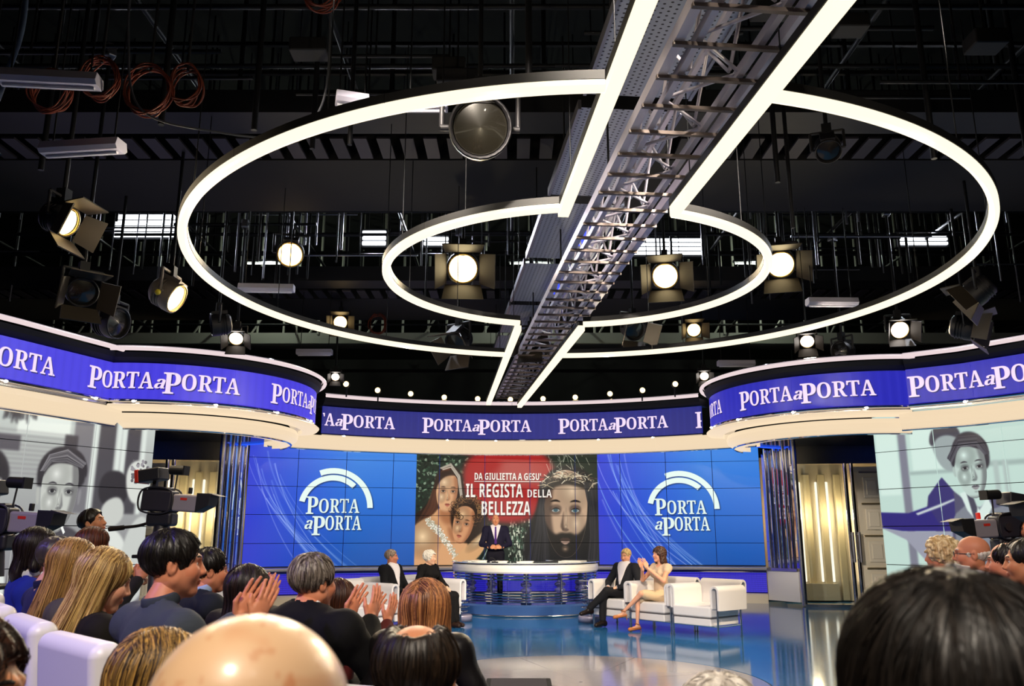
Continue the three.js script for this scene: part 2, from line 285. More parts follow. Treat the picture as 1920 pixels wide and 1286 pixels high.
  face(g, 785, 372, 128, 205, 0.02, { skin: '#c2a184', light: 'rgba(246,222,186,0.55)', dim: 'rgba(44,30,26,0.7)', socket: 'rgba(34,22,20,0.55)', eye: '#9fa8a6', iris: '#2f5560', brow: '#171110', lip: '#b79684', lipDark: '#3a2822', hair: '#131110' }, { beard: true, side: -1, turn: 0.02 });
  curve(g, [[640, 230], [680, 190], [800, 170], [900, 200], [940, 260], [900, 240], [790, 205], [690, 240], [660, 330]], '#14110f', 4);
  strands(g, [[650, 200], [640, 330], [620, 450], [570, 640]], [[690, 200], [668, 340], [690, 480], [700, 640]], 70, (t) => `rgba(${20 + 40 * t},${22 + 36 * t},${26 + 36 * t},0.7)`, 2, 12); strands(g, [[880, 200], [905, 330], [910, 470], [890, 640]], [[950, 200], [960, 400], [960, 500], [950, 640]], 70, (t) => `rgba(${20 + 40 * t},${22 + 36 * t},${26 + 36 * t},0.7)`, 2, 14);
  for (let i = 0; i < 90; i++) { const t = r(); g.strokeStyle = ['#4a4034', '#b9a98a', '#201a15', '#e2d7bd'][r() * 4 | 0]; g.lineWidth = 1.5 + 3 * r(); g.beginPath(); const X = 660 + 270 * t, Y = 215 - 35 * Math.sin(t * 3.1) + 44 * (r() - 0.5); g.moveTo(X, Y); g.quadraticCurveTo(X + 50 * (r() - 0.3), Y - 30 * r(), X + 100 * (r() - 0.4), Y + 50 * (r() - 0.6)); g.stroke(); }
  for (let i = 0; i < 30; i++) { g.strokeStyle = 'rgba(214,214,190,0.7)'; g.lineWidth = 1.5 + 2 * r(); const X = 690 + 230 * r(), Y = 60 + 130 * r(); g.beginPath(); g.moveTo(X, Y); g.lineTo(X + 80 * (r() - 0.5), Y - 10 - 60 * r()); g.stroke(); }
  g.fillStyle = '#1c66b8'; g.fillRect(0, 0, 955, 50);
  // title
  g.fillStyle = '#f4efe6'; g.shadowColor = '#3c0808'; g.shadowBlur = 4; g.shadowOffsetX = 2; g.shadowOffsetY = 2;
  g.font = 'bold 50px sans-serif'; spaced(g, "DA GIULIETTA A GESU'", 302, 190, 356); g.fillRect(302, 196, 356, 4);
  g.font = 'bold 96px sans-serif'; spaced(g, 'IL REGISTA', 258, 280, 302); g.font = 'bold 58px sans-serif'; spaced(g, 'DELLA', 580, 280, 132);
  g.font = 'bold 98px sans-serif'; spaced(g, 'BELLEZZA', 338, 371, 262);
  g.restore(); return tex(c);
})();
const grey = { skin: '#c6c9c2', light: 'rgba(250,252,246,0.6)', dim: 'rgba(66,62,68,0.55)', socket: 'rgba(44,40,46,0.42)', eye: '#a9aaa6', iris: '#201e24', brow: '#3a363c', lip: '#8f898c', lipDark: '#57525a', hair: '#2a262b' };
const leftScreen = (() => {
  const W = 1536, H = 800, [c, g] = canvas(W, H), r = rng(71);   // the wall's near end is at u = 0; the part in view is the right half
  const bg = g.createLinearGradient(0, 0, 0, H); bg.addColorStop(0, '#c9d3cd'); bg.addColorStop(0.25, '#b4b8b4'); bg.addColorStop(1, '#7d7a80'); g.fillStyle = bg; g.fillRect(0, 0, W, H);
  g.filter = 'blur(4px)'; g.fillStyle = '#e8efe6'; g.fillRect(880, 20, 230, 110); g.fillStyle = '#77757a'; g.fillRect(1130, 0, 90, 430); g.fillStyle = '#4a474d'; g.fillRect(1250, 0, 80, 430); g.fillRect(1390, 0, 70, 430); g.fillStyle = '#dfe7e0'; for (const x of [1222, 1340, 1365, 1470]) g.fillRect(x, 0, 20, 430);
  g.fillStyle = 'rgba(90,86,92,0.4)'; for (let i = 0; i < 12; i++) g.fillRect(800, 120 + i * 18, 320, 6); g.fillStyle = '#3f3b42'; g.fillRect(1090, 120, 60, 60); g.fillStyle = '#55525a'; g.fillRect(780, 140, 120, 60);
  for (let i = 0; i < 40; i++) { g.strokeStyle = '#3a373d'; g.lineWidth = 6; g.beginPath(); g.moveTo(830 + i * 3, 0); g.lineTo(820 + i * 3.4, 40 + 60 * r()); g.stroke(); }
  g.filter = 'none';
  curve(g, [[640, 260], [720, 190], [820, 190], [880, 270], [860, 380], [700, 420]], '#2c282e', 5); face(g, 780, 390, 80, 120, 0, grey, { side: 1 }); curve(g, [[690, 260], [780, 220], [870, 280], [860, 320], [780, 270], [700, 320]], '#2c282e', 3);
  curve(g, [[600, 800], [660, 620], [760, 530], [880, 560], [940, 800]], '#dfe4de', 4);
  curve(g, [[1265, 320], [1300, 250], [1390, 250], [1430, 320], [1400, 400], [1290, 400]], '#2f2b31', 4); curve(g, [[1300, 380], [1390, 350], [1420, 440], [1350, 500], [1290, 460]], '#c9ccc6', 4); curve(g, [[1190, 800], [1250, 520], [1350, 470], [1450, 560], [1500, 800]], '#dde1db', 4);
  curve(g, [[1400, 240], [1450, 190], [1520, 220], [1540, 340], [1460, 400], [1410, 340]], '#d8dbd4', 4); for (let i = 0; i < 50; i++) { g.fillStyle = ['#6a666b', '#9a969b'][i % 2]; g.beginPath(); g.arc(1425 + 100 * r(), 200 + 100 * r(), 4 + 6 * r(), 0, 7); g.fill(); } curve(g, [[1400, 800], [1420, 520], [1500, 420], [1560, 480], [1560, 800]], '#c9cdc8', 5);
  curve(g, [[900, 800], [930, 600], [1000, 520], [1030, 470], [1160, 480], [1230, 540], [1290, 800]], '#4a464c', 4); curve(g, [[1010, 800], [1030, 520], [1140, 520], [1150, 800]], '#cfd2cc', 3);
  curve(g, [[990, 330], [985, 240], [1040, 175], [1120, 165], [1195, 200], [1206, 290], [1190, 330], [1100, 340], [1000, 330]], '#2c282e', 4); curve(g, [[990, 340], [1004, 330], [1010, 400], [998, 404]], '#b4b6b0', 2); curve(g, [[1178, 340], [1194, 332], [1190, 396], [1178, 400]], '#8a888c', 2);
  face(g, 1092, 365, 92, 138, 0.02, grey, { cigarette: true, side: 1, turn: 0.05 });
  curve(g, [[992, 300], [1000, 215], [1060, 175], [1150, 170], [1210, 230], [1208, 300], [1180, 250], [1110, 232], [1040, 240], [1010, 300]], '#2e2a30', 3);
  strands(g, [[1000, 270], [1030, 205], [1110, 178], [1200, 230]], [[1015, 270], [1045, 232], [1110, 228], [1185, 250]], 70, (t) => `rgba(${50 + 120 * t},${48 + 118 * t},${54 + 116 * t},0.55)`, 2.4, 5);
  return tex(c);
})();
const rightScreen = (() => {
  const W = 1536, H = 800, [c, g] = canvas(W, H);   // far end at u = 0
  g.fillStyle = '#c0dad0'; g.fillRect(0, 0, W, H); g.filter = 'blur(4px)'; g.fillStyle = '#d3eae0'; g.fillRect(10, 30, 110, 330); g.fillRect(190, 60, 160, 200); g.fillStyle = '#7e7f8d'; g.fillRect(128, 0, 40, 800); g.fillStyle = '#9fb3ae'; g.fillRect(170, 262, 260, 14); g.fillRect(540, 240, 180, 20);
  g.fillStyle = '#aebfba'; for (const x of [560, 600, 720, 860, 970, 1080]) g.fillRect(x, x < 700 ? 240 : 0, 22, 800); g.filter = 'none'; g.translate(0, 34);
  curve(g, [[286, 110], [300, 60], [360, 36], [420, 60], [430, 130], [400, 240], [330, 230]], '#9aa6a6', 3); curve(g, [[280, 110], [300, 50], [370, 24], [430, 56], [436, 110], [380, 80], [320, 90], [300, 130]], '#4a4850', 3);
  curve(g, [[372, 170], [420, 76], [510, 80], [552, 150], [548, 230], [500, 250], [420, 250], [382, 230]], '#322f36', 3); curve(g, [[378, 220], [392, 214], [398, 262], [384, 262]], '#aebfb8', 2);
  const solid = (pts, fill) => { g.save(); g.filter = 'blur(2.5px)'; g.fillStyle = fill; g.beginPath(); pts.forEach((q, i) => (i ? g.lineTo(...q) : g.moveTo(...q))); g.fill(); g.restore(); };
  solid([[235, 400], [250, 340], [325, 262], [372, 318], [470, 400], [560, 330], [640, 372], [720, 430], [790, 560], [830, 800], [250, 800], [300, 560]], '#55536c');
  solid([[355, 800], [360, 420], [430, 372], [520, 400], [600, 380], [660, 560], [660, 800]], '#7f848e'); solid([[400, 330], [440, 320], [478, 400], [520, 345], [535, 390], [480, 470], [425, 400]], '#d8e9e2'); solid([[430, 330], [450, 320], [470, 390], [455, 460]], '#4a4858');
  solid([[0, 400], [145, 406], [246, 379], [372, 338], [362, 420], [347, 484], [100, 484], [0, 470]], '#322a78'); solid([[246, 380], [252, 335], [325, 260], [372, 320], [368, 420], [300, 470]], '#3a3470'); solid([[0, 470], [110, 484], [347, 484], [340, 640], [300, 700], [120, 520]], '#9a9cab');
  solid([[180, 408], [300, 372], [372, 350], [372, 358], [300, 384], [190, 416]], '#c9d4d4');
  face(g, 462, 240, 80, 108, -0.06, { ...grey, skin: '#bdd0c8', light: 'rgba(226,246,238,0.9)' }, { side: 1, turn: 0.1 });
  curve(g, [[376, 200], [392, 110], [470, 78], [545, 116], [552, 190], [536, 158], [500, 152], [440, 128], [404, 160], [390, 226]], '#322f36', 2);
  strands(g, [[360, 180], [420, 95], [510, 95], [550, 170]], [[380, 200], [420, 140], [500, 140], [530, 180]], 50, (t) => `rgba(${40 + 70 * t},${38 + 70 * t},${46 + 70 * t},0.6)`, 2.4, 15);
  return tex(c);
})();
const tickerTex = (base) => {
  const W = 1320, H = 244, [c, g] = canvas(W, H);   // 3.3 m by 0.61 m
  g.fillStyle = base; g.fillRect(0, 0, W, H);
  for (let i = 0; i < 40; i++) { g.fillStyle = i % 2 ? 'rgba(20,16,120,0.05)' : 'rgba(110,100,250,0.05)'; g.fillRect(i * 33, 0, 20, H); }
  const word = (dx, dy, col) => { g.fillStyle = col;
    g.font = 'bold 205px serif'; spaced(g, 'P', 110 + dx, 200 + dy, 118); g.font = 'bold 158px serif'; spaced(g, 'ORTA', 222 + dx, 176 + dy, 375);
    g.font = 'italic bold 120px serif'; spaced(g, 'a', 592 + dx, 172 + dy, 78); g.font = 'bold 205px serif'; spaced(g, 'P', 652 + dx, 206 + dy, 122); g.font = 'bold 158px serif'; spaced(g, 'ORTA', 768 + dx, 176 + dy, 405); };
  word(7, 7, 'rgba(14,10,80,0.8)'); word(-2, -1, '#c49ad8'); word(0, 0, '#f6e2fb');
  return tex(c);
};
const tickers = { left: tickerTex('#4a41e0'), middle: tickerTex('#262a80'), right: tickerTex('#2c2cb4') };

// ------------------------------------------------------------------ video walls
// plan lines of the three walls
const backPath = arc3([-5.98, -18.9], [0, -20.42], [5.92, -19.95], 88);
const sidePathL = [[-9.3, -9.9], [-6.43, -14.85]], sidePathR = [[6.96, -15.88], [10.06, -10.68]];
function videoWall(name, label, path, rows, cols, map, gapY) {
  const t = thing(name, label, 'video wall'), F = pieces(path, 1, 0), S = frames(path), total = S[S.length - 1].s;
  const m = new THREE.MeshStandardMaterial({ color: C(0x050507), roughness: 0.25, emissive: C(0xffffff), emissiveIntensity: LEDS, emissiveMap: map });
  const low = rows[0], high = rows[rows.length - 1];
  const cs = pieces(path, total / cols, 0.014);
  cs.forEach((f) => { for (let k = 0; k + 1 < rows.length; k++) {
    const g = sweep(f, [[0, rows[k] + gapY], [0.03, rows[k] + gapY], [0.03, rows[k + 1] - gapY], [0, rows[k + 1] - gapY]]), p = g.attributes.position, n = g.attributes.normal, u = g.attributes.uv;
    for (let i = 0; i < p.count; i++) u.setXY(i, u.getX(i) / total, (p.getY(i) - low) / (high - low));
    part('screen_panel', g, m, t);
  } });
  part('cabinet', sweep(path.length > 2 ? path : pieces(path, 20, 0)[0], [[-0.35, low - 0.02], [-0.005, low - 0.02], [-0.005, high + 0.02], [-0.35, high + 0.02]]), M.black, t);
  return t;
}
videoWall('video_wall', 'wide curved blue video wall with film title card behind the desk', backPath, [0.84, 1.35, 1.985, 2.625, 3.265, 3.72], 11, backScreen, 0.006);
videoWall('video_wall', 'video wall with black and white man smoking a cigarette', sidePathL, [0.42, 1.05, 1.69, 2.33, 2.97, 3.61], 5, leftScreen, 0.007);
videoWall('video_wall', 'video wall with pale green picture of a man stretching his arm', sidePathR, [0.44, 1.01, 1.7, 2.38, 3.07, 3.75], 5, rightScreen, 0.007);

// ledges and LED plinths under the walls
const gridTex = (() => { const [c, g] = canvas(256, 128); g.fillStyle = '#2219a8'; g.fillRect(0, 0, 256, 128); g.fillStyle = '#4a3ff0'; for (let y = 0; y < 16; y++) for (let x = 0; x < 32; x++) g.fillRect(x * 8 + 1, y * 8 + 1, 5, 5); const t = tex(c); t.repeat.set(1, 1); return t; })();
const ledMesh = new THREE.MeshStandardMaterial({ color: C(0x0a0a18), roughness: 0.4, emissive: C(0xffffff), emissiveIntensity: 0.8, emissiveMap: gridTex });
{
  const t = thing('plinth', 'chrome edged plinth of blue LED mesh under the curved video wall', 'plinth');
  for (const f of pieces(backPath, 1.6, 0.006)) part('led_mesh_panel', sweep(f, [[0.05, 0.24], [0.09, 0.24], [0.09, 0.7], [0.05, 0.7]], 0, 1, 1.4), ledMesh, t);
  part('ledge', sweep(backPath, [[0, 0.74], [0.24, 0.74], [0.26, 0.77], [0.24, 0.8], [0, 0.82]]), mat(0xd8d4d8, 0.32, 0.55), t);
  part('rail', sweep(backPath, circleProf(0.24, 0.7, 0.016, 8)), M.chrome, t);
  part('kick_board', sweep(backPath, [[0, 0], [0.14, 0], [0.14, 0.2], [0.1, 0.22], [0, 0.22]]), M.cream, t);
  part('backing', sweep(backPath, [[-0.3, 0], [0.045, 0], [0.045, 0.75], [-0.3, 0.8]]), M.black, t);
}
for (const [p, where] of [[sidePathL, 'smoking man'], [sidePathR, 'man stretching his arm']]) {
  const t = thing('plinth', `white plinth with chrome edge under the screen of the ${where}`, 'plinth');
  part('base', sweep(p, [[-0.35, 0], [0.02, 0], [0.02, 0.34], [-0.35, 0.34]]), M.cream, t);
  part('edge', sweep(p, circleProf(0.03, 0.37, 0.03, 10)), M.chrome, t);
}

// ------------------------------------------------------------------ LED canopies
const LED0 = 3.8, LED1 = 4.41;
function canopy(label, path, map, s0) {
  const t = thing('canopy', label, 'canopy');
  const led = new THREE.MeshStandardMaterial({ color: C(0x060608), roughness: 0.35, emissive: C(0xffffff), emissiveIntensity: 1, emissiveMap: map });
  for (const f of pieces(path, 1.1, 0.004)) {
    const g = sweep(f, [[-0.06, LED0], [0, LED0], [0, LED1], [-0.06, LED1]], s0), p = g.attributes.position, u = g.attributes.uv;
    for (let i = 0; i < p.count; i++) u.setXY(i, u.getX(i) / 3.3, (p.getY(i) - LED0) / (LED1 - LED0));
    part('led_panel', g, led, t);
  }
  part('top_fascia', sweep(path, [[-0.45, 4.43], [-0.02, 4.43], [0.06, 4.5], [0.1, 4.58], [-0.45, 4.6]]), M.slate, t);
  for (const f of pieces(path, 2.4, 0.006)) part('rim_light', sweep(f, circleProf(0.16, 4.63, 0.036, 10)), glow(0xffe9ea, 0.85), t);
  part('rim_rail', sweep(path, circleProf(0.1, 4.69, 0.02, 8)), M.chrome, t);
  part('lower_rail', sweep(path, circleProf(-0.03, 3.765, 0.025, 8)), M.chrome, t);
  part('bottom_truss', sweep(path, [[-0.5, 3.7], [-0.08, 3.7], [-0.08, 3.78], [-0.5, 3.78]]), M.softchrome, t);
  const F = frames(path);
  for (let s = 0.4; s < F[F.length - 1].s; s += 1.25) { const f = F.find((q) => q.s >= s); part('downlight', ball(0.032, [f.x + f.nx * 0.03, 3.745, f.z + f.nz * 0.03], [1, 0.7, 1], 10), glow(0xfff6e0, 6), t); }
  return t;
}
function cove(t, path, o, y0, y1, lip) {
  for (const f of pieces(path, 2.3, 0.003)) part('glowing_cove', sweep(f, [[o - 0.34, y0 - 0.02], [o - 0.12, y0], [o - 0.02, mix(y0, y1, 0.3)], [o, mix(y0, y1, 0.65)], [o - 0.03, y1], [o - 0.34, y1]]), glow(0xffe5c0, 0.89), t);  // cream cove glows in place of the uplighting that washes it
  if (lip) part('lip', sweep(path, circleProf(o - 0.14, y0 - 0.02, 0.022, 8)), M.chrome, t);
}
const fasciaC = arc(0, -12.1, 7.93, 180 + 57, 360 - 57, 70);
const drumL = { x: -6.7, z: -16.5, r: 2.68 }, drumR = { x: 6.95, z: -17.25, r: 2.72 };
const drumPathL = arc(drumL.x, drumL.z, drumL.r, 92, -38, 60), drumPathR = arc(drumR.x, drumR.z, drumR.r, 218, 86, 60);
const fasciaL = [[-8.9, -8.2], [-8.1, -10.3], [-7.45, -11.95], [-6.9, -13.52], [-6.79, -13.85]], fasciaR = [[7.0, -14.45], [7.7, -13.9], [8.35, -13.0], [9.3, -11.2], [10.2, -9.2]];
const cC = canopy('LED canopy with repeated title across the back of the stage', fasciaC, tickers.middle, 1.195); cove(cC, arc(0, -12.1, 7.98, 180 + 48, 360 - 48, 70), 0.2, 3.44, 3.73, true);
const cL = canopy('round LED canopy drum over the portal beside the smoking man', drumPathL, tickers.left, 0.8);
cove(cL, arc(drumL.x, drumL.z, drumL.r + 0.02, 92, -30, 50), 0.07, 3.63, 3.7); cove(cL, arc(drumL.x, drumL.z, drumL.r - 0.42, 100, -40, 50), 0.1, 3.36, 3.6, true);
const cR = canopy('round LED canopy drum over the portal beside the arm stretching man', drumPathR, tickers.right, 0.61);
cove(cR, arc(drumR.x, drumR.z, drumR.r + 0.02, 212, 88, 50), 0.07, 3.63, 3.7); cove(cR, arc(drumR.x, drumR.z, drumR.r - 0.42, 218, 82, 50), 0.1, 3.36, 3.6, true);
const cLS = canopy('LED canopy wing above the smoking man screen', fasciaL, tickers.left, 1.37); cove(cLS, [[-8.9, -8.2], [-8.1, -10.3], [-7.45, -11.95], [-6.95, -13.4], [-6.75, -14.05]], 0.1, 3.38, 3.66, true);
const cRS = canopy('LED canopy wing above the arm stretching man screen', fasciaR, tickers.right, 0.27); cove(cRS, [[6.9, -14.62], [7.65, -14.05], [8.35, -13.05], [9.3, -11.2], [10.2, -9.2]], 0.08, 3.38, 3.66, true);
// ceilings of the drums: dark gloss with a ring of blue light
for (const [d, c, a0, a1] of [[drumL, cL, 100, -45], [drumR, cR, 225, 80]]) {
  part('soffit', new THREE.CylinderGeometry(d.r - 0.42, d.r - 0.42, 0.06, 64).translate(d.x, 3.55, d.z), mat(0x1a2030, 0.12, 0.6), c);
  part('roof', new THREE.CylinderGeometry(d.r - 0.1, d.r - 0.1, 0.05, 64).translate(d.x, 4.47, d.z), M.dark, c);
  part('blue_light_ring', new THREE.TorusGeometry(d.r - 0.56, 0.018, 8, 80).rotateX(Math.PI / 2).translate(d.x, 3.5, d.z), glow(0x2a5cff, 1.0), c);
}

// ------------------------------------------------------------------ portals
function portal(wx, wz, x0, z0, x1, z1, where) {
  // x0,z0: post beside the back wall, x1,z1: jamb behind the side wall
  const t = thing('portal', `glazed chrome portal ${where}`, 'portal');
  const lerp = (k, out = 0) => { const dx = x1 - x0, dz = z1 - z0, l = Math.hypot(dx, dz); return [mix(x0, x1, k), mix(z0, z1, k) + out]; };
  const line = [lerp(0), lerp(1)];
  const wall = (a, b, y0, y1, th, m, name, dz = 0) => { const p = lerp(a), q = lerp(b); return part(name, beam([p[0], (y0 + y1) / 2, p[1] + dz], [q[0], (y0 + y1) / 2, q[1] + dz], th, y1 - y0), m, t); };
  const post = (k, r, m, y1 = 3.55, dz = 0, y0 = 0.02) => { const p = lerp(k); return part('post', cyl(r, r, y1 - y0, [p[0], (y0 + y1) / 2, p[1] + dz], [0, 0, 0], 20), m, t); };
  wall(-0.02, 1.05, 3.12, 3.52, 0.12, mat(0x77736e, 0.25, 0.8), 'header');
  wall(0, 1, 0.0, 0.06, 0.3, M.softchrome, 'threshold', 0.1);
  // mirror pilaster with three chrome poles
  const pil = (y0, y1, th, m, name) => part(name, beam([wx, (y0 + y1) / 2, wz], [x0, (y0 + y1) / 2, z0], th, y1 - y0), m, t);
  pil(0.8, 3.5, 0.05, M.mirror, 'mirror_panel'); pil(0.08, 0.74, 0.16, M.white, 'pilaster_base'); pil(0.74, 0.8, 0.26, M.softchrome, 'pilaster_ledge');
  { const dx = x0 - wx, dz = z0 - wz, l = Math.hypot(dx, dz), s = Math.sign(dx); for (const k of [0.2, 0.5, 0.8]) part('pole', cyl(0.04, 0.04, 2.72, [mix(wx, x0, k) - dz / l * 0.1 * s, 2.16, mix(wz, z0, k) + dx / l * 0.1 * s]), M.chrome, t); }
  post(0.0, 0.06, M.softchrome, 3.55, 0.12);
  // glass leaf, meeting stiles with handles
  wall(0.03, 0.52, 0.12, 3.1, 0.02, M.glass, 'glass_leaf', 0.06);
  for (const k of [0.55, 0.62]) { post(k, 0.045, M.chrome, 3.12, 0.08, 0.06); const p = lerp(k); part('handle', [rod([p[0], 0.95, p[1] + 0.2], [p[0], 1.6, p[1] + 0.2], 0.03, 12), rod([p[0], 1.0, p[1] + 0.08], [p[0], 1.0, p[1] + 0.2], 0.02), rod([p[0], 1.55, p[1] + 0.08], [p[0], 1.55, p[1] + 0.2], 0.02)], M.steel, t); }
  // panelled leaf of brushed pale metal
  const leaf = wall(0.65, 1.0, 0.1, 3.05, 0.05, mat(0xe6ddc9, 0.45), 'panelled_leaf');
  const dx = x1 - x0, dz = z1 - z0, ang = Math.atan2(-dz, dx), c = lerp(0.825);
  for (let i = 0; i < 4; i++) { const y = 0.48 + i * 0.7; const g = new THREE.Group(); part('raised_panel', [rbox(0.34, 0.46, 0.03, 0.012, [c[0], y, c[1] + 0.04], [0, ang, 0]), rbox(0.22, 0.32, 0.03, 0.012, [c[0], y, c[1] + 0.06], [0, ang, 0])], mat(0xece4d2, 0.45), leaf); part('moulding', box(0.48, 0.035, 0.05, [c[0], y + 0.34, c[1] + 0.04], [0, ang, 0]), M.gold, leaf); }
  // lobby behind the glass: pale walls and upright light tubes
  wall(-0.3, 1.3, 0.02, 3.4, 0.06, mat(0xd2c4a6, 0.85), 'lobby_wall', -1.5);
  for (const [k, w] of [[0.06, 0.05], [0.2, 0.1], [0.28, 0.07], [0.48, 0.05], [0.6, 0.08], [0.9, 0.06]]) { const p = lerp(k); part('light_tube', rbox(w, 2.35, 0.05, 0.02, [p[0], 1.62, p[1] - 1.42]), glow(0xffedca, 2.0), t); }
  for (const k of [0.13, 0.36, 0.54, 0.72]) { const p = lerp(k); part('pilaster', rbox(0.16, 2.95, 0.1, 0.02, [p[0], 1.5, p[1] - 1.38]), mat(0xc9b993, 0.6, 0.1), t); }
  wall(0.02, 0.62, 0.04, 0.42, 0.3, mat(0xb8a989, 0.4), 'skirting_block', -1.3);
  for (const k of [0.25, 0.7]) { const p = lerp(k), l = new THREE.PointLight(0xffe2ae, 3.2); l.position.set(p[0], 2.0, p[1] - 0.95); l.shadow.radius = 6; l.castShadow = true; l.name = 'lobby_lamp'; scene.add(l); }
  return t;
}
portal(5.98, -19.9, 6.45, -19.15, 8.45, -18.9, 'by the screen of the stretching man');
portal(-6.02, -18.85, -6.3, -18.2, -8.1, -17.9, 'by the screen of the smoking man');
// ------------------------------------------------------------------ ring lights and light bars
const RY = 4.57;
const barL = (z) => mix(0.77, -0.57, (z + 4.21) / (-19.46 + 4.21)), barR = (z) => mix(1.89, 0.13, (z + 4.21) / (-20.15 + 4.21));
const tubeGlow = glow(0xfff2d4, RING);
const trough = mat(0x08080a, 0.6, 0.2);
function ringHalf(R, side, label) {
  const t = thing('ring_light', label, 'ceiling light');
  // angles where the circle is clear of the gap between the bars
  const pts = []; for (let i = 0; i <= 720; i++) { const a = rad(side < 0 ? 90 + i / 2 : -90 + i / 2), x = CX + R * Math.cos(a), z = CZ + R * Math.sin(a); if (side < 0 ? x < barL(z) + 0.01 : x > barR(z) - 0.01) pts.push([x, z]); }
  let best = pts; // samples run in order round the half
  const cut = best.findIndex((p, i) => i && Math.hypot(p[0] - best[i - 1][0], p[1] - best[i - 1][1]) > 0.5); if (cut > 0) best = best.slice(cut).concat(best.slice(0, cut));
  for (const f of pieces(best, 1.55, 0.005)) {
    part('light_tube', sweep(f, [[-0.045, RY - 0.01], [-0.03, RY - 0.035], [0, RY - 0.045], [0.03, RY - 0.035], [0.045, RY - 0.01], [0.045, RY + 0.03], [-0.045, RY + 0.03]]), tubeGlow, t);
    part('trough', sweep(f, [[-0.05, RY + 0.032], [0.05, RY + 0.032], [0.05, RY + 0.1], [-0.05, RY + 0.1]]), trough, t);
  }
  const F = frames(best); for (let k = 1; k < 6; k++) { const f = F[Math.floor(F.length * k / 6)]; part('hanger_wire', rod([f.x, RY + 0.1, f.z], [f.x, 7.0, f.z], 0.006, 5), M.pipe, t); }
  return t;
}
ringHalf(4.42, -1, 'large cream ring light half beside the left light bar'); ringHalf(4.42, 1, 'large cream ring light half beside the right light bar');
ringHalf(2.25, -1, 'small inner cream ring light half on the scoop lamp side'); ringHalf(2.25, 1, 'small inner cream ring light half on the opposite side of the truss');
function lightBar(fx, z0, z1, label) {
  const t = thing('light_bar', label, 'ceiling light'), n = Math.max(1, Math.round(Math.abs(z1 - z0) / 1.5));
  for (let i = 0; i < n; i++) {
    const a = mix(z0, z1, i / n) - 0.003, b = mix(z0, z1, (i + 1) / n) + 0.003;
    part('light_tube', beam([fx(a), RY - 0.02, a], [fx(b), RY - 0.02, b], 0.1, 0.08), tubeGlow, t);
    part('trough', beam([fx(a), RY + 0.06, a], [fx(b), RY + 0.06, b], 0.11, 0.07), trough, t);
  }
  for (const k of [0.1, 0.5, 0.9]) { const z = mix(z0, z1, k); part('hanger_wire', rod([fx(z), RY + 0.08, z], [fx(z), 7.0, z], 0.006, 5), M.pipe, t); }
}
lightBar(barL, -2.6, -7.42, 'near straight light bar along the truss on the scoop lamp side'); lightBar(barR, -2.6, -7.36, 'near straight light bar along the truss on the far lamp side');
lightBar(barL, -11.95, -19.3, 'far light bar running from inner ring to canopy, left of truss'); lightBar(barR, -11.95, -19.7, 'far light bar running from inner ring to canopy, right of truss');
for (const [x, z, n] of [[0.75, -9.57, 0]]) {   // the rings and bars light the room; lamps of the same colour under the tubes
  for (let k = 0; k < 8; k++) { const a = k / 8 * 2 * Math.PI + 0.2, l = new THREE.PointLight(0xffecc8, 3.2); l.position.set(CX + 4.42 * Math.cos(a), RY - 0.12, CZ + 4.42 * Math.sin(a)); l.shadow.radius = 2; l.castShadow = true; l.name = 'ring_lamp'; scene.add(l); }
}

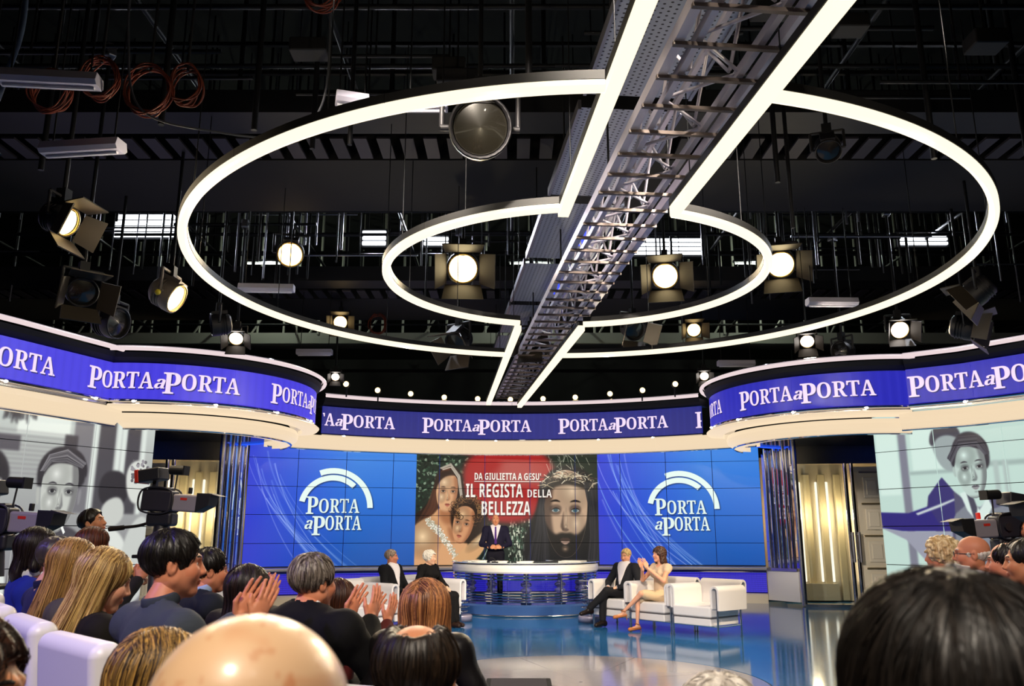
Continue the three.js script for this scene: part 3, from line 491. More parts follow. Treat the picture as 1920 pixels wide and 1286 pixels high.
// ------------------------------------------------------------------ the long truss between the bars
{
  const yaw = Math.atan2(1.55, 15.8);
  const t = thing('truss', 'long grey aluminium lighting truss between the two light bars', 'truss', [0.755, 0, -12.5], yaw);
  const L0 = 9.9, L1 = -7.9;   // along local z
  for (const [x, y, w, h] of [[-0.36, 4.86, 0.07, 0.1], [-0.22, 4.86, 0.05, 0.07], [0.22, 4.86, 0.05, 0.07], [0.36, 4.86, 0.07, 0.1], [-0.13, 5.3, 0.045, 0.045], [0.13, 5.3, 0.045, 0.045]]) part('chord', beam([x, y, L0], [x, y, L1], w, h), M.alu, t);
  const rung = box(0.8, 0.03, 0.035), short = rod([0, 0, -0.2], [0, 0.42, 0.2], 0.014, 6), shortB = rod([0, 0, 0.2], [0, 0.42, -0.2], 0.014, 6), cross = rod([-0.22, 0, -0.2], [0.22, 0, 0.2], 0.015, 6), upr = rod([0, 0, 0], [0, 0.42, 0], 0.012, 6);
  const rust = mat(0x6d625e, 0.5, 0.6);
  for (let i = 0, z = L0 - 0.3; z > L1; z -= 0.42, i++) {
    part('rung', rung, rust, t).position.set(0, 4.8, z);
    const c = part('brace', cross, M.alu, t); c.position.set(0, 4.87, z - 0.21); if (i % 2) c.scale.x = -1;
    for (const s of [-1, 1]) { const b = part('brace', i % 2 ? short : shortB, M.alu, t); b.position.set(s * 0.15, 4.88, z - 0.21); }
  }
  for (const z of [8, 5, 2, -1, -4, -7]) for (const s of [-1, 1]) part('hanger', rod([s * 0.3, 4.9, z], [s * 0.3, 7.0, z], 0.012, 6), M.pipe, t);
  // perforated trays over it
  const dots = (() => { const [c, g] = canvas(256, 256); g.fillStyle = '#9aa2b4'; g.fillRect(0, 0, 256, 256); g.fillStyle = '#101218'; for (let y = 0; y < 8; y++) for (let x = 0; x < 8; x++) { g.beginPath(); g.ellipse(x * 32 + 16, y * 32 + (x % 2 ? 8 : 22), 7, 5, 0, 0, 7); g.fill(); } return tex(c); })();
  dots.repeat.set(2.2, 2.2);
  const perf = new THREE.MeshStandardMaterial({ map: dots, roughness: 0.45, metalness: 0.5 });
  const tray = thing('cable_tray', 'row of perforated metal trays above the long truss', 'cable tray', [0.755, 0, -12.5], yaw);
  for (let i = 0; i < 7; i++) { const z = 8.9 - i * 2.35; const g = new THREE.PlaneGeometry(1.0, 2.1).rotateX(Math.PI / 2); const uv = g.attributes.uv; for (let k = 0; k < uv.count; k++) uv.setXY(k, uv.getX(k), uv.getY(k) * 2.1);
    part('tray_plate', g.translate(-0.12, 5.55, z), perf, tray);
    part('tray_side', [box(0.03, 0.1, 2.1, [-0.62, 5.58, z]), box(0.03, 0.1, 2.1, [0.38, 5.58, z])], M.steel, tray); for (const s of [-0.6, 0.36]) part('hanger', rod([s, 5.6, z], [s, 7.0, z], 0.01, 6), M.pipe, tray); }
  const bl = glow(0x2a46ff, 1.4); for (const z of [1.8, -0.6]) part('blue_led_light', box(0.16, 0.03, 0.5, [0.05, 5.5, z]), bl, tray);
}

// ------------------------------------------------------------------ catwalks
const plank = box(0.17, 0.03, 0.58), plankM = [mat(0x26242c, 0.6, 0.2), mat(0x1e1c24, 0.6, 0.2), mat(0x302d38, 0.6, 0.2)];
function catwalk(z, label, n, tint) {   // z: far edge of the girder
  const t = thing('catwalk', label, 'catwalk', [0, 0, z]);
  part('girder', box(34, 0.5, 1.82, [0, 6.75, 0.92]), mat(0x0a0a0d, 0.8), t);
  part('front_beam', box(34, 0.3, 0.55, [0, 6.66, 2.85]), M.slate, t);
  part('rail', [box(34, 0.05, 0.05, [0, 7.6, 2.85]), box(34, 0.05, 0.05, [0, 7.2, 2.85])], M.pipe, t);
  for (let i = 0; i < n; i++) part('plank', plank, plankM[(i * 7) % 3], t).position.set((i - n / 2 + 0.5) * 0.3, 6.5, 2.2);
  for (let i = -8; i <= 8; i++) part('post', rod([i * 1.9 + 0.4, 6.7, 2.85], [i * 1.9 + 0.4, 10.49, 2.85], 0.035, 8), M.pipe, t);
}
catwalk(-12.2, 'near dark catwalk crossing above the large ring light', 60); catwalk(-19.0, 'farther dark catwalk behind the lit fresnel lamps', 76);
{
  const t = thing('masking_border', 'black masking border hanging behind the back canopy', 'masking', [0, 0, 0]);
  part('border_panel', box(36, 0.3, 7, [0, 6.65, -28.5]), M.soot, t); part('border_drop', box(36, 3.4, 0.1, [0, 5.0, -25.2]), mat(0x0a0a0c, 0.9), t);
  for (const x of [-9, 0, 9]) part('chain', rod([x, 6.7, -26], [x, 10.49, -26], 0.02, 6), M.pipe, t);
  const w = thing('service_walkway', 'pale grey service walkway with posts behind the far catwalk', 'walkway', [0, 0, -22.2]);
  part('beam', box(34, 0.3, 0.2, [0, 6.8, 0]), mat(0x8d8d88, 0.6), w); part('lower_beam', box(34, 0.12, 0.12, [0, 6.5, 0.3]), M.slate, w);
  const r = rng(44), pst = rod([0, 0, 0], [0, 3.58, 0], 0.035, 8), pm = mat(0x9a9a94, 0.5, 0.3);
  for (let i = 0; i < 46; i++) part('post', pst, pm, w).position.set(-13 + i * 0.58 + r() * 0.3, 6.9, (r() - 0.5) * 0.2);
  for (let i = 0; i < 16; i++) { const x = -12 + i * 1.6; part('brace', rod([x, 6.95, 0], [x + 0.9, 8.4, 0], 0.03, 6), pm, w); }
}
let gridThing;
{   // lattice of pipes over everything
  const t = gridThing = thing('pipe_grid', 'dark pipe grid under the studio roof', 'pipe grid'), r = rng(9);
  for (let i = 0; i < 17; i++) part('pipe', rod([-16, 7.05, -3.2 - i * 1.15], [16, 7.05, -3.2 - i * 1.15], 0.03, 8), M.pipe, t);
  for (let i = 0; i < 15; i++) part('cross_pipe', rod([-14 + i * 2, 7.12, -1], [-14 + i * 2, 7.12, -24], 0.03, 8), M.pipe, t);
  for (let i = 0; i < 15; i++) for (const z of [-3, -12.4, -21]) part('suspension', rod([-14 + i * 2, 7.1, z], [-14 + i * 2, 10.49, z], 0.02, 6), M.pipe, t);
  const h = thing('hoist_rods', 'many thin telescopic hoist rods hanging between the two catwalks', 'hoist rods');
  for (let i = 0; i < 150; i++) { const x = -11 + 22 * r(), z = -12.6 - 3.6 * r(), y = 5.9 + 1.1 * r(); const len = 10.6 - y; part('hoist_rod', rod([x, y, z], [x, 10.49, z], 0.012 + 0.014 * r(), 6), [M.pipe, M.steel, M.dark][r() * 3 | 0], h); }
  for (let i = 0; i < 22; i++) { const x = -11 + 22 * r(), z = -12.7 - 3.3 * r(), y = 6.4 + 1.6 * r(), l = 0.8 + 1.8 * r(); part('cross_bar', rod([x - l / 2, y, z], [x + l / 2, y, z], 0.018, 6), r() > 0.5 ? M.pipe : M.steel, h); part('drop', rod([x, y, z], [x, 10.49, z], 0.012, 6), M.pipe, h); }
  const o = thing('hoist_rods', 'sparse dark hoist rods hanging in front of the near catwalk', 'hoist rods');
  for (const [x, z, y0, k] of [[-4.5, -6.4, 4.6, 0], [-2.15, -8.2, 5.6, 1], [-1.62, -7.6, 5.35, 0], [-2.45, -7.2, 5.3, 1], [2.9, -8.4, 5.3, 1], [3.1, -8.6, 4.85, 0], [-3.2, -6.9, 5.2, 1], [0.15, -6.6, 5.5, 1], [4.2, -7.6, 5.2, 1], [5.4, -8.0, 5.4, 1], [-5.1, -8.3, 5.4, 1]]) part('hoist_rod', rod([x, y0, z], [x, 10.49, z], k ? 0.03 : 0.024, 8), M.pipe, o);
  for (let i = 0; i < 16; i++) { const x = -7 + 14 * r(), z = -5.6 - 3 * r(), y = 5.9 + 0.9 * r(); part('cross_bar', rod([x - 0.8, y, z], [x + 0.8, y, z], 0.02, 6), M.pipe, o); part('drop', rod([x, y, z], [x, 10.49, z], 0.012, 6), M.pipe, o); }
  for (let i = 0; i < 10; i++) { const x = -6 + 12 * r(), z = -5.4 - 3 * r(), y = 6.2 + 0.6 * r(); part('junction_box', rbox(0.3 + 0.3 * r(), 0.16, 0.25, 0.02, [x, y, z]), M.dark, o); part('drop', rod([x, y, z], [x, 10.49, z], 0.012, 6), M.pipe, o); }
}

// ------------------------------------------------------------------ lamps
const dimLens = glow(0xffe7c0, 1.5), litLens = glow(0xffe7b0, 9), warmLens = glow(0xffd890, 7), coolLens = glow(0xfff6ee, 8);
const doorM = mat(0x3a332b, 0.5, 0.2), houseM = mat(0x27262a, 0.5, 0.4), houseGrey = mat(0x8a7f76, 0.5, 0.3);
const unlitLens = mat(0x171510, 0.25, 0.2, { clearcoat: 0.6 });
function fresnel(pos, aim, s, label, o = {}) {
  const d = V(aim[0] - pos[0], aim[1] - pos[1], aim[2] - pos[2]), yaw = Math.atan2(d.x, d.z), pitch = -Math.atan2(d.y, Math.hypot(d.x, d.z));
  const t = thing(o.name || 'fresnel_lamp', label, 'stage lamp', pos, yaw); const T = (g) => g.rotateX(pitch), hm = o.grey ? houseGrey : houseM;
  part('housing', T(join([lathe([[0.001, -0.5 * s], [0.3 * s, -0.5 * s], [0.4 * s, -0.4 * s], [0.42 * s, -0.1 * s], [0.46 * s, 0], [0.46 * s, 0.25 * s], [0.42 * s, 0.26 * s], [0.4 * s, 0.16 * s]], 24).rotateX(Math.PI / 2), ...[-0.3, -0.2, -0.1].map((z) => cyl(0.45 * s, 0.45 * s, 0.02 * s, [0, 0, z * s], [Math.PI / 2, 0, 0], 24)), box(0.5 * s, 0.14 * s, 0.6 * s, [0, 0.42 * s, -0.1 * s])])), hm, t);
  const lens = T(lathe([[0.001, 0.07 * s], [0.2 * s, 0.05 * s], [0.39 * s, 0]], 24).rotateX(Math.PI / 2).translate(0, 0, 0.17 * s));
  part('lens', lens, o.lit ? (o.dim ? dimLens : o.cool ? coolLens : o.warm ? warmLens : litLens) : unlitLens, t);
  if (o.lit) part('lens_ring', T(new THREE.TorusGeometry(0.41 * s, 0.03 * s, 8, 28).translate(0, 0, 0.24 * s)), M.brass, t);
  if (o.doors !== 0) for (let k = 0; k < 4; k++) {
    const w = k % 2 ? 0.42 : 0.5, h = 0.62 * s, sp = (o.doors || 0.5) + (k === 3 ? 0.25 : 0);
    const g = extrude([[-w * s, 0], [w * s, 0], [w * 1.15 * s, h], [-w * 1.15 * s, h]], 0.012).translate(0, 0, -0.006).rotateX(Math.PI / 2 - sp).translate(0, 0.46 * s, 0.27 * s).rotateZ(k * Math.PI / 2);
    part('barn_door', T(g), doorM, t);
  }
  part('yoke', [rod([-0.56 * s, 0, 0], [-0.56 * s, 0.66 * s, 0], 0.03 * s + 0.006), rod([0.56 * s, 0, 0], [0.56 * s, 0.66 * s, 0], 0.03 * s + 0.006), rod([-0.56 * s, 0.66 * s, 0], [0.56 * s, 0.66 * s, 0], 0.03 * s + 0.006), rod([-0.58 * s, 0, 0], [-0.44 * s, 0, 0], 0.05 * s), rod([0.44 * s, 0, 0], [0.58 * s, 0, 0], 0.05 * s)], hm, t);
  part('hanger', [rod([0, 0.66 * s, 0], [0, 7.05 - pos[1], 0], 0.022), box(0.1, 0.14, 0.1, [0, 0.7 * s, 0])], M.pipe, t);
  part('clamp', rbox(0.12, 0.16, 0.16, 0.02, [0, 7.06 - pos[1], 0]), M.steel, t);
  part('batten', rod([pos[0] - 1.3, 7.06, pos[2]], [pos[0] + 1.3, 7.06, pos[2]], 0.028, 8), M.pipe, gridThing);
  if (o.knob) part('knob', T(ball(0.09 * s, [-0.62 * s, -0.1 * s, 0], [0.6, 1, 1], 12)), mat(0xd8c43a, 0.4), t);
  if (o.lit) {
    const l = new THREE.SpotLight(o.color || 0xffe4b8, o.cd ?? KEY, 0, rad(o.cone || 26), 0.6); const n = d.clone().normalize();
    l.position.set(pos[0] + n.x * 0.32 * s, pos[1] + n.y * 0.32 * s, pos[2] + n.z * 0.32 * s); l.target.position.set(...aim); l.shadow.radius = 6 * s / 0.4; l.castShadow = true; l.name = 'lamp_beam'; scene.add(l, l.target);
  }
  return t;
}
const fx = fresnel;
// lit lamps in view; they look down on the stage and its seats
fx([-3.75, 6.19, -13.3], [-1.6, 1.2, -4.2], 0.5, 'lit scoop lamp left of the inner ring light', { name: 'scoop_lamp', lit: 1, warm: 1, doors: 0, cd: 60 });
fx([-0.77, 5.65, -12.4], [-0.3, 1.2, -3.8], 0.56, 'lit fresnel lamp with barn doors inside the inner ring light', { lit: 1, cd: 70 });
fx([2.5, 5.68, -12.9], [0.6, 1.2, -3.6], 0.5, 'lit fresnel lamp with open flap just beside the truss', { lit: 1, cd: 60 });
fx([4.22, 5.72, -12.4], [2.4, 1.2, -5.0], 0.5, 'lit fresnel lamp at the inner ring edge far from the truss', { lit: 1, cd: 60 });
fx([6.49, 4.85, -11.05], [2.4, 1.4, -14.2], 0.4, 'lit lamp with one warm barn door at the big ring edge by the stretching man', { lit: 1, cd: 120 });
fx([-4.35, 4.52, -10.1], [-0.6, 2.6, -9.9], 0.44, 'large grey fresnel lamp with yellow knob by the big ring', { lit: 1, grey: 1, knob: 1, cd: 150, doors: 0 });
fx([-4.35, 4.52, -7.5], [-2.2, 3.6, -7.2], 0.34, 'dark lamp with jagged orange lit barn door at far left', { lit: 1, warm: 1, cd: 22, doors: 0.5, cone: 60 });
fx([-3.72, 6.05, -17.4], [-2.6, 1.0, -6.0], 0.36, 'small warm lamp under the far catwalk beside the orange coil', { lit: 1, warm: 1, cd: 40 });
fx([3.95, 5.9, -17.47], [2.4, 1.0, -6.0], 0.36, 'small warm lamp under the far catwalk on the truss far side', { lit: 1, warm: 1, cd: 40 });
fx([6.55, 4.95, -13.6], [5.0, 1.0, -6.0], 0.36, 'white lamp hanging over the canopy drum of the stretching man', { lit: 1, cool: 1, cd: 30, doors: 0.3 });
fx([5.68, 5.2, -15.5], [3.5, 0.5, -9.0], 0.32, 'white tilted lamp above the drum of the stretching man', { lit: 1, cool: 1, cd: 30 });
fx([-4.86, 4.95, -14.2], [-4.0, 1.0, -9.0], 0.3, 'pale lit lamp above the drum beside the smoking man', { lit: 1, cool: 1, cd: 30 });
fx([4.28, 5.0, -18.1], [3.0, 1.5, -12.0], 0.24, 'tiny pair lamp at the right end of the warm spotlight row', { lit: 1, cool: 1, cd: 10 });
fx([-3.95, 5.0, -18.2], [-3.0, 1.5, -12.0], 0.22, 'tiny lamp at the left end of the warm spotlight row', { lit: 1, cool: 1, cd: 10 });
// unlit lamps
fx([-0.29, 5.15, -6.88], [0.1, 3.0, -1.5], 0.62, 'big unlit fresnel lamp hanging inside the large ring', { doors: 0 });
fx([-4.7, 4.15, -8.66], [-3.4, 3.2, -7.2], 0.36, 'unlit lamp with brown flaps above the smoking man canopy wing');
fx([0.35, 5.1, -15.1], [-0.2, 3.2, -12], 0.42, 'dark unlit lamp hugging the truss near the canopy');
fx([-0.97, 4.98, -14.61], [-1.9, 3.6, -13.4], 0.48, 'dark unlit lamp with pale flap left of the far light bar');
fx([6.1, 4.85, -14.9], [3.0, 4.4, -13], 0.4, 'long dark lamp lying over the drum of the stretching man', { doors: 0 });
fx([-4.88, 4.95, -13.3], [-6.4, 4.6, -12.6], 0.42, 'long dark lamp lying over the drum of the smoking man', { doors: 0 });
fx([-5.79, 4.55, -11.6], [-3.6, 4.0, -11], 0.5, 'dark cylinder lamp over the wing of the smoking man', { doors: 0 });
fx([6.85, 4.6, -12.1], [8.5, 4.0, -11], 0.42, 'dark lamp hanging over the wing of the stretching man');
fx([2.2, 5.2, -14.6], [3.2, 3.4, -12], 0.44, 'dark unlit lamp with grey flap right of the truss');
fx([-3.0, 6.3, -6.2], [-2, 2, -9], 0.5, 'dark unlit lamp among the orange cable coils', { doors: 0 }); fx([3.4, 5.6, -8.2], [2.6, 3, -6], 0.3, 'dark lamp with brass rim behind the large ring right half', { doors: 0 });
// key lamps on the pipes above the seats (out of frame); they light the stage from the front
for (const [p, a, cd, w, cone] of [[[-1.2, 6.4, -4.2], [-0.2, 1.2, -17.8], 1.25, 'desk', 12], [[2.6, 6.4, -4.2], [0.4, 1.2, -17.6], 1.2, 'desk from the truss far side', 12], [[3.8, 6.4, -4.0], [-1.8, 0.8, -14.4], 1.15, 'empty seat before the pair in black', 13], [[-0.9, 6.4, -3.2], [2.4, 0.8, -14.6], 1.4, 'crossed legs', 13], [[0.8, 6.5, -3.0], [0.8, 0.2, -13.0], 0.8, 'stage floor', 18], [[-3.4, 6.2, -4.2], [7.7, 1.6, -19.0], 1.5, 'portal by the stretching man', 9], [[4.7, 6.2, -4.7], [-7.3, 1.6, -18.2], 1.2, 'portal by the smoking man', 9], [[-1.0, 6.5, 1.8], [-1.4, 1.2, -3.4], 0.5, 'left seats', 38], [[1.4, 6.5, 1.8], [2.6, 1.2, -5.0], 0.42, 'right seats', 38]])
  fx(p, a, 0.5, `key lamp over the audience aimed at the ${w}`, { lit: 1, cd: KEY * cd, cone, color: 0xfff0dc, dim: 1 });
fx([-5.6, 5.6, -1.6], [-2.0, 1.0, -4.0], 0.4, 'added violet wash lamp outside the picture tinting the white audience chairs', { lit: 1, cd: 70, cone: 32, color: 0x8a74ff, dim: 1 });  // added unseen lamp, stands in for the violet spill of the LED canopies
// eleven small warm spots on the canopy
[[-3.75, 4.86, -18.4], [-3.13, 4.82, -19.0], [-2.42, 4.82, -19.5], [-1.65, 4.8, -19.9], [-0.84, 4.78, -20.0], [-0.04, 4.77, -20.05], [0.76, 4.78, -20.0], [1.54, 4.8, -19.9], [2.34, 4.82, -19.5], [3.04, 4.82, -19.0], [3.69, 4.86, -18.4]].forEach((p, i) => {
  const t = thing('spotlight', ['first', 'second', 'third', 'fourth', 'fifth', 'sixth', 'seventh', 'eighth', 'ninth', 'tenth', 'eleventh'][i] + ' small warm spotlight from the left in the row on the back canopy', 'spotlight', p, 0, 'row of warm spotlights');
  part('can', [cyl(0.08, 0.06, 0.16, [0, 0, -0.1], [Math.PI / 2, 0, 0], 16), box(0.03, p[1] - 4.58, 0.03, [0, -(p[1] - 4.58) / 2, -0.1])], M.dark, t); part('lamp_lens', ball(0.062, [0, 0, -0.01], [1, 1, 0.4], 14), glow(0xffdf9a, 4), t);
});
// soft lights with bright tubes between the catwalks
for (const [x, y, z, w, h, n, label] of [[-7.3, 7.55, -15.55, 1.25, 0.5, 4, 'large bright white strip light panel at far left behind the pipes'], [-2.82, 7.46, -16.0, 0.48, 0.34, 3, 'small bright white square soft light above the scoop lamp'], [-1.55, 7.44, -16.0, 0.5, 0.3, 3, 'bright white soft light half hidden by the inner ring'], [3.1, 7.15, -15.65, 1.45, 0.36, 4, 'wide bright white soft light right beside the truss'], [7.95, 7.12, -15.14, 0.95, 0.26, 3, 'bright white soft light inside the big ring far right']]) {
  const t = thing('soft_light', label, 'stage lamp', [x, y, z]);
  part('housing', [rbox(w + 0.08, h + 0.08, 0.12, 0.02, [0, 0, -0.08])], M.slate, t);
  for (let i = 0; i < n; i++) part('light_tube', rbox(w, h / n - 0.03, 0.05, 0.02, [0, (i + 0.5) * h / n - h / 2, 0]), glow(0xf2f8ff, 5), t);
  part('hanger', [rod([-w * 0.3, h / 2, -0.08], [-w * 0.3, 10.5 - y, -0.08], 0.02), rod([w * 0.3, h / 2, -0.08], [w * 0.3, 10.5 - y, -0.08], 0.02)], M.pipe, t);
  const l = new THREE.SpotLight(0xeef4ff, 30, 0, rad(70), 0.8); l.position.set(x, y, z + 0.12); l.target.position.set(x * 0.6, 4.5, z + 6); l.shadow.radius = 8; l.castShadow = true; l.name = 'soft_lamp'; scene.add(l, l.target);
}
// unlit strip fittings
for (const [x, y, z, w, yaw, label] of [[-3.9, 4.98, -6.92, 0.75, -0.12, 'pale unlit strip fitting at the upper far left'], [-3.86, 5.33, -12.48, 0.85, 0.06, 'pale unlit strip fitting under the scoop lamp'], [4.84, 4.98, -12.05, 0.75, 0.02, 'pale unlit strip fitting right of the inner ring'], [-4.06, 5.2, -16.6, 0.72, 0, 'pale unlit strip fitting above the left end of the back canopy'], [4.61, 4.98, -16.67, 0.75, 0, 'pale unlit strip fitting above the right end of the back canopy'], [-3.9, 5.3, -6.3, 0.8, 0.1, 'grey louvred fitting behind the orange coils'], [-0.83, 5.62, -7.29, 0.4, 0, 'grey louvred box fitting next to the big unlit fresnel'], [-1.55, 5.66, -7.28, 0.3, 0.3, 'small white framed fitting behind the large ring']]) {
  const t = thing('strip_light', label, 'strip light', [x, y, z], yaw);
  part('body', extrude([[-0.07, 0.05], [0.07, 0.05], [0.09, -0.02], [0.06, -0.05], [-0.06, -0.05], [-0.09, -0.02]], w, 0.004).translate(0, 0, -w / 2).rotateY(Math.PI / 2), mat(0xb9b7cc, 0.5), t);
  part('tube', [rod([-w * 0.46, -0.062, 0], [w * 0.46, -0.062, 0], 0.018, 10)], mat(0xd9d8e6, 0.35), t);
  part('hanger', [rod([-w * 0.4, 0.05, 0], [-w * 0.4, 7.05 - y, 0], 0.008), rod([w * 0.4, 0.05, 0], [w * 0.4, 7.05 - y, 0], 0.008)], M.pipe, t);
}
// work lights over the service walkway
for (const [x, w] of [[-6.5, 'on the smoking man side'], [0.5, 'behind the truss'], [6.5, 'on the stretching man side']]) {
  const t = thing('work_light', `lit work light tube above the service walkway ${w}`, 'strip light', [x, 8.6, -21.0]);
  part('body', rbox(1.2, 0.08, 0.14, 0.02, [0, 0.05, 0]), M.steel, t); part('light_tube', rod([-0.55, -0.02, 0], [0.55, -0.02, 0], 0.022, 10), glow(0xf4ffe8, 4), t); part('hanger', [rod([-0.4, 0.08, 0], [-0.4, 1.88, 0], 0.01), rod([0.4, 0.08, 0], [0.4, 1.88, 0], 0.01)], M.pipe, t);
  const l = new THREE.PointLight(0xf0ffe4, 9); l.position.set(x, 8.5, -21.0); l.shadow.radius = 5; l.castShadow = true; l.name = 'work_lamp'; scene.add(l);
}
// cable coils
[[-4.0, 5.3, -6.5, 0.16, 'orange cable coil leftmost of the coils under the roof'], [-3.56, 5.4, -6.45, 0.15, 'orange cable coil second from the far left'], [-3.13, 5.28, -6.45, 0.18, 'largest orange cable coil under the roof'], [-2.83, 5.36, -6.5, 0.14, 'loose orange cable coil nearest the large ring'], [-3.09, 6.26, -18.42, 0.19, 'bright orange cable coil under the far catwalk'], [-1.7, 6.3, -6.5, 0.16, 'faint orange cable coil high behind the ring']].forEach(([x, y, z, R, label], k) => {
  const r = rng(100 + k), t = thing('cable_coil', label, 'cable', [x, y, z]);
  for (let i = 0; i < 7; i++) { const pts = [], e = R * (0.85 + 0.3 * r()), f = R * (1.05 + 0.3 * r()), dz = (r() - 0.5) * 0.1, ph = r() * 6; for (let j = 0; j < 12; j++) { const a = ph + j / 12 * 2 * Math.PI; pts.push([e * Math.cos(a) + (r() - 0.5) * 0.02, f * Math.sin(a) + (r() - 0.5) * 0.02, dz + 0.03 * Math.sin(a * 2 + i)]); } part('loop', tube(pts, 0.007, 40, 6, true), M.orange, t); }
  part('hook', rod([0, R * 1.0, 0], [0, (k === 4 ? 10.5 : 7.05) - y, 0], 0.012), M.dark, t);
});
solo('hanging_cable', 'thin grey cable drooping below the orange coils', 'cable', [tube([[-3.3, 7.05, -6.3], [-3.28, 5.7, -6.3], [-3.15, 5.08, -6.4], [-2.6, 4.98, -6.6], [-2.0, 5.1, -6.9], [-1.8, 5.5, -7.1], [-1.8, 7.05, -7.2]], 0.01, 90, 6)], M.cable);
solo('hanging_cable', 'curved blue grey hose hanging at the far left edge', 'cable', [tube([[-4.55, 7.05, -6.7], [-4.4, 6.0, -6.6], [-4.5, 5.4, -6.6], [-4.6, 4.95, -6.65], [-4.5, 4.8, -6.7]], 0.025, 60, 8)], mat(0x5a6a86, 0.5));
// ------------------------------------------------------------------ desk
{
  const DX = 0.28, DZ = -18.25, R = 1.5;
  const t = thing('desk', 'curved glass presenter desk with white rim and chrome rails', 'desk', [DX, 0, DZ]);
  const A = (r, a0 = 205, a1 = -25) => arc(0, 0, r, a0, a1, 60);   // left to right round the front
  part('podium', [sweep(A(1.66, 215, -35), [[-1.6, 0.0], [0, 0.0], [0, 0.19], [-0.04, 0.22], [-1.6, 0.22]])], mat(0x3c5f9c, 0.22, 0.25), t);
  part('podium_edge', sweep(A(1.66, 215, -35), circleProf(0.005, 0.02, 0.018, 8)), M.softchrome, t);
  part('rim', sweep(A(R), [[-0.3, 0.8], [0.02, 0.8], [0.045, 0.83], [0.05, 0.9], [0.045, 0.95], [0.01, 0.965], [-0.3, 0.965]]), mat(0xf5f1ea, 0.3), t);
  part('glass_top', sweep(A(R + 0.06, 218, -38), [[-0.95, 0.985], [0, 0.985], [0.012, 0.995], [0, 1.005], [-0.95, 1.005]]), mat(0xc4cfd8, 0.06, 0.2, { clearcoat: 1 }), t);
  for (const [y, r] of [[0.75, 0.016], [0.69, 0.016], [0.42, 0.018], [0.37, 0.018], [0.32, 0.018], [0.27, 0.018]]) part('rail', sweep(A(R + 0.02), circleProf(0, y, r, 8)), M.chrome, t);
  for (const f of pieces(A(R - 0.1), 0.85, 0.01)) part('glass_panel', sweep(f, [[0, 0.24], [0.012, 0.24], [0.012, 0.8], [0, 0.8]]), M.glass, t);
  const rib = rbox(0.025, 0.58, 0.05, 0.008); for (let i = 0; i < 9; i++) { const a = rad(200 - i * 27.5); part('rib', rib.clone().rotateY(Math.PI / 2 - a).translate((R - 0.02) * Math.cos(a), 0.51, (R - 0.02) * Math.sin(a)), M.softchrome, t); }
  for (let i = 0; i < 7; i++) { const a = rad(192 - i * 34); part('stack', lathe([[0.001, 0.22], [0.11, 0.22], [0.11, 0.27], [0.05, 0.3], [0.11, 0.34], [0.11, 0.38], [0.05, 0.41], [0.11, 0.45], [0.11, 0.49], [0.05, 0.52], [0.11, 0.56], [0.11, 0.6], [0.05, 0.64], [0.05, 0.8]], 18, [1.22 * Math.cos(a), 0, 1.22 * Math.sin(a)]), mat(0x8f86c8, 0.25, 0.3), t); }
  const sheet = (x, z, w, d, r, y, label) => solo('paper_stack', label, 'papers', [rbox(w, 0.018, d, 0.004, [DX + x, y, DZ + z], [0, r, 0]), rbox(w * 0.9, 0.008, d * 0.95, 0.003, [DX + x + 0.03, y + 0.014, DZ + z + 0.01], [0, r + 0.15, 0])], M.paper);
  sheet(-1.05, 0.75, 0.42, 0.3, 0.5, 1.015, 'papers on the desk end near the seated pair in black'); sheet(-0.55, 1.1, 0.3, 0.22, 0.3, 1.015, 'papers on the desk in front of the presenter'); sheet(-0.02, 1.2, 0.32, 0.22, -0.1, 1.015, 'papers on the middle of the desk top'); sheet(0.95, 0.86, 0.5, 0.3, -0.5, 1.015, 'stack of papers on the desk end near the woman in beige');
  const mic = thing('desk_microphone', 'tiny black microphone stand on the desk before the presenter', 'microphone', [DX - 0.62, 1.005, DZ + 1.25]);
  part('base', cyl(0.06, 0.07, 0.02, [0, 0.01, 0]), M.black, mic); part('stem', tube([[0, 0.02, 0], [0, 0.05, 0], [-0.03, 0.08, -0.02], [-0.1, 0.09, -0.04]], 0.008, 20, 6), M.black, mic);
}

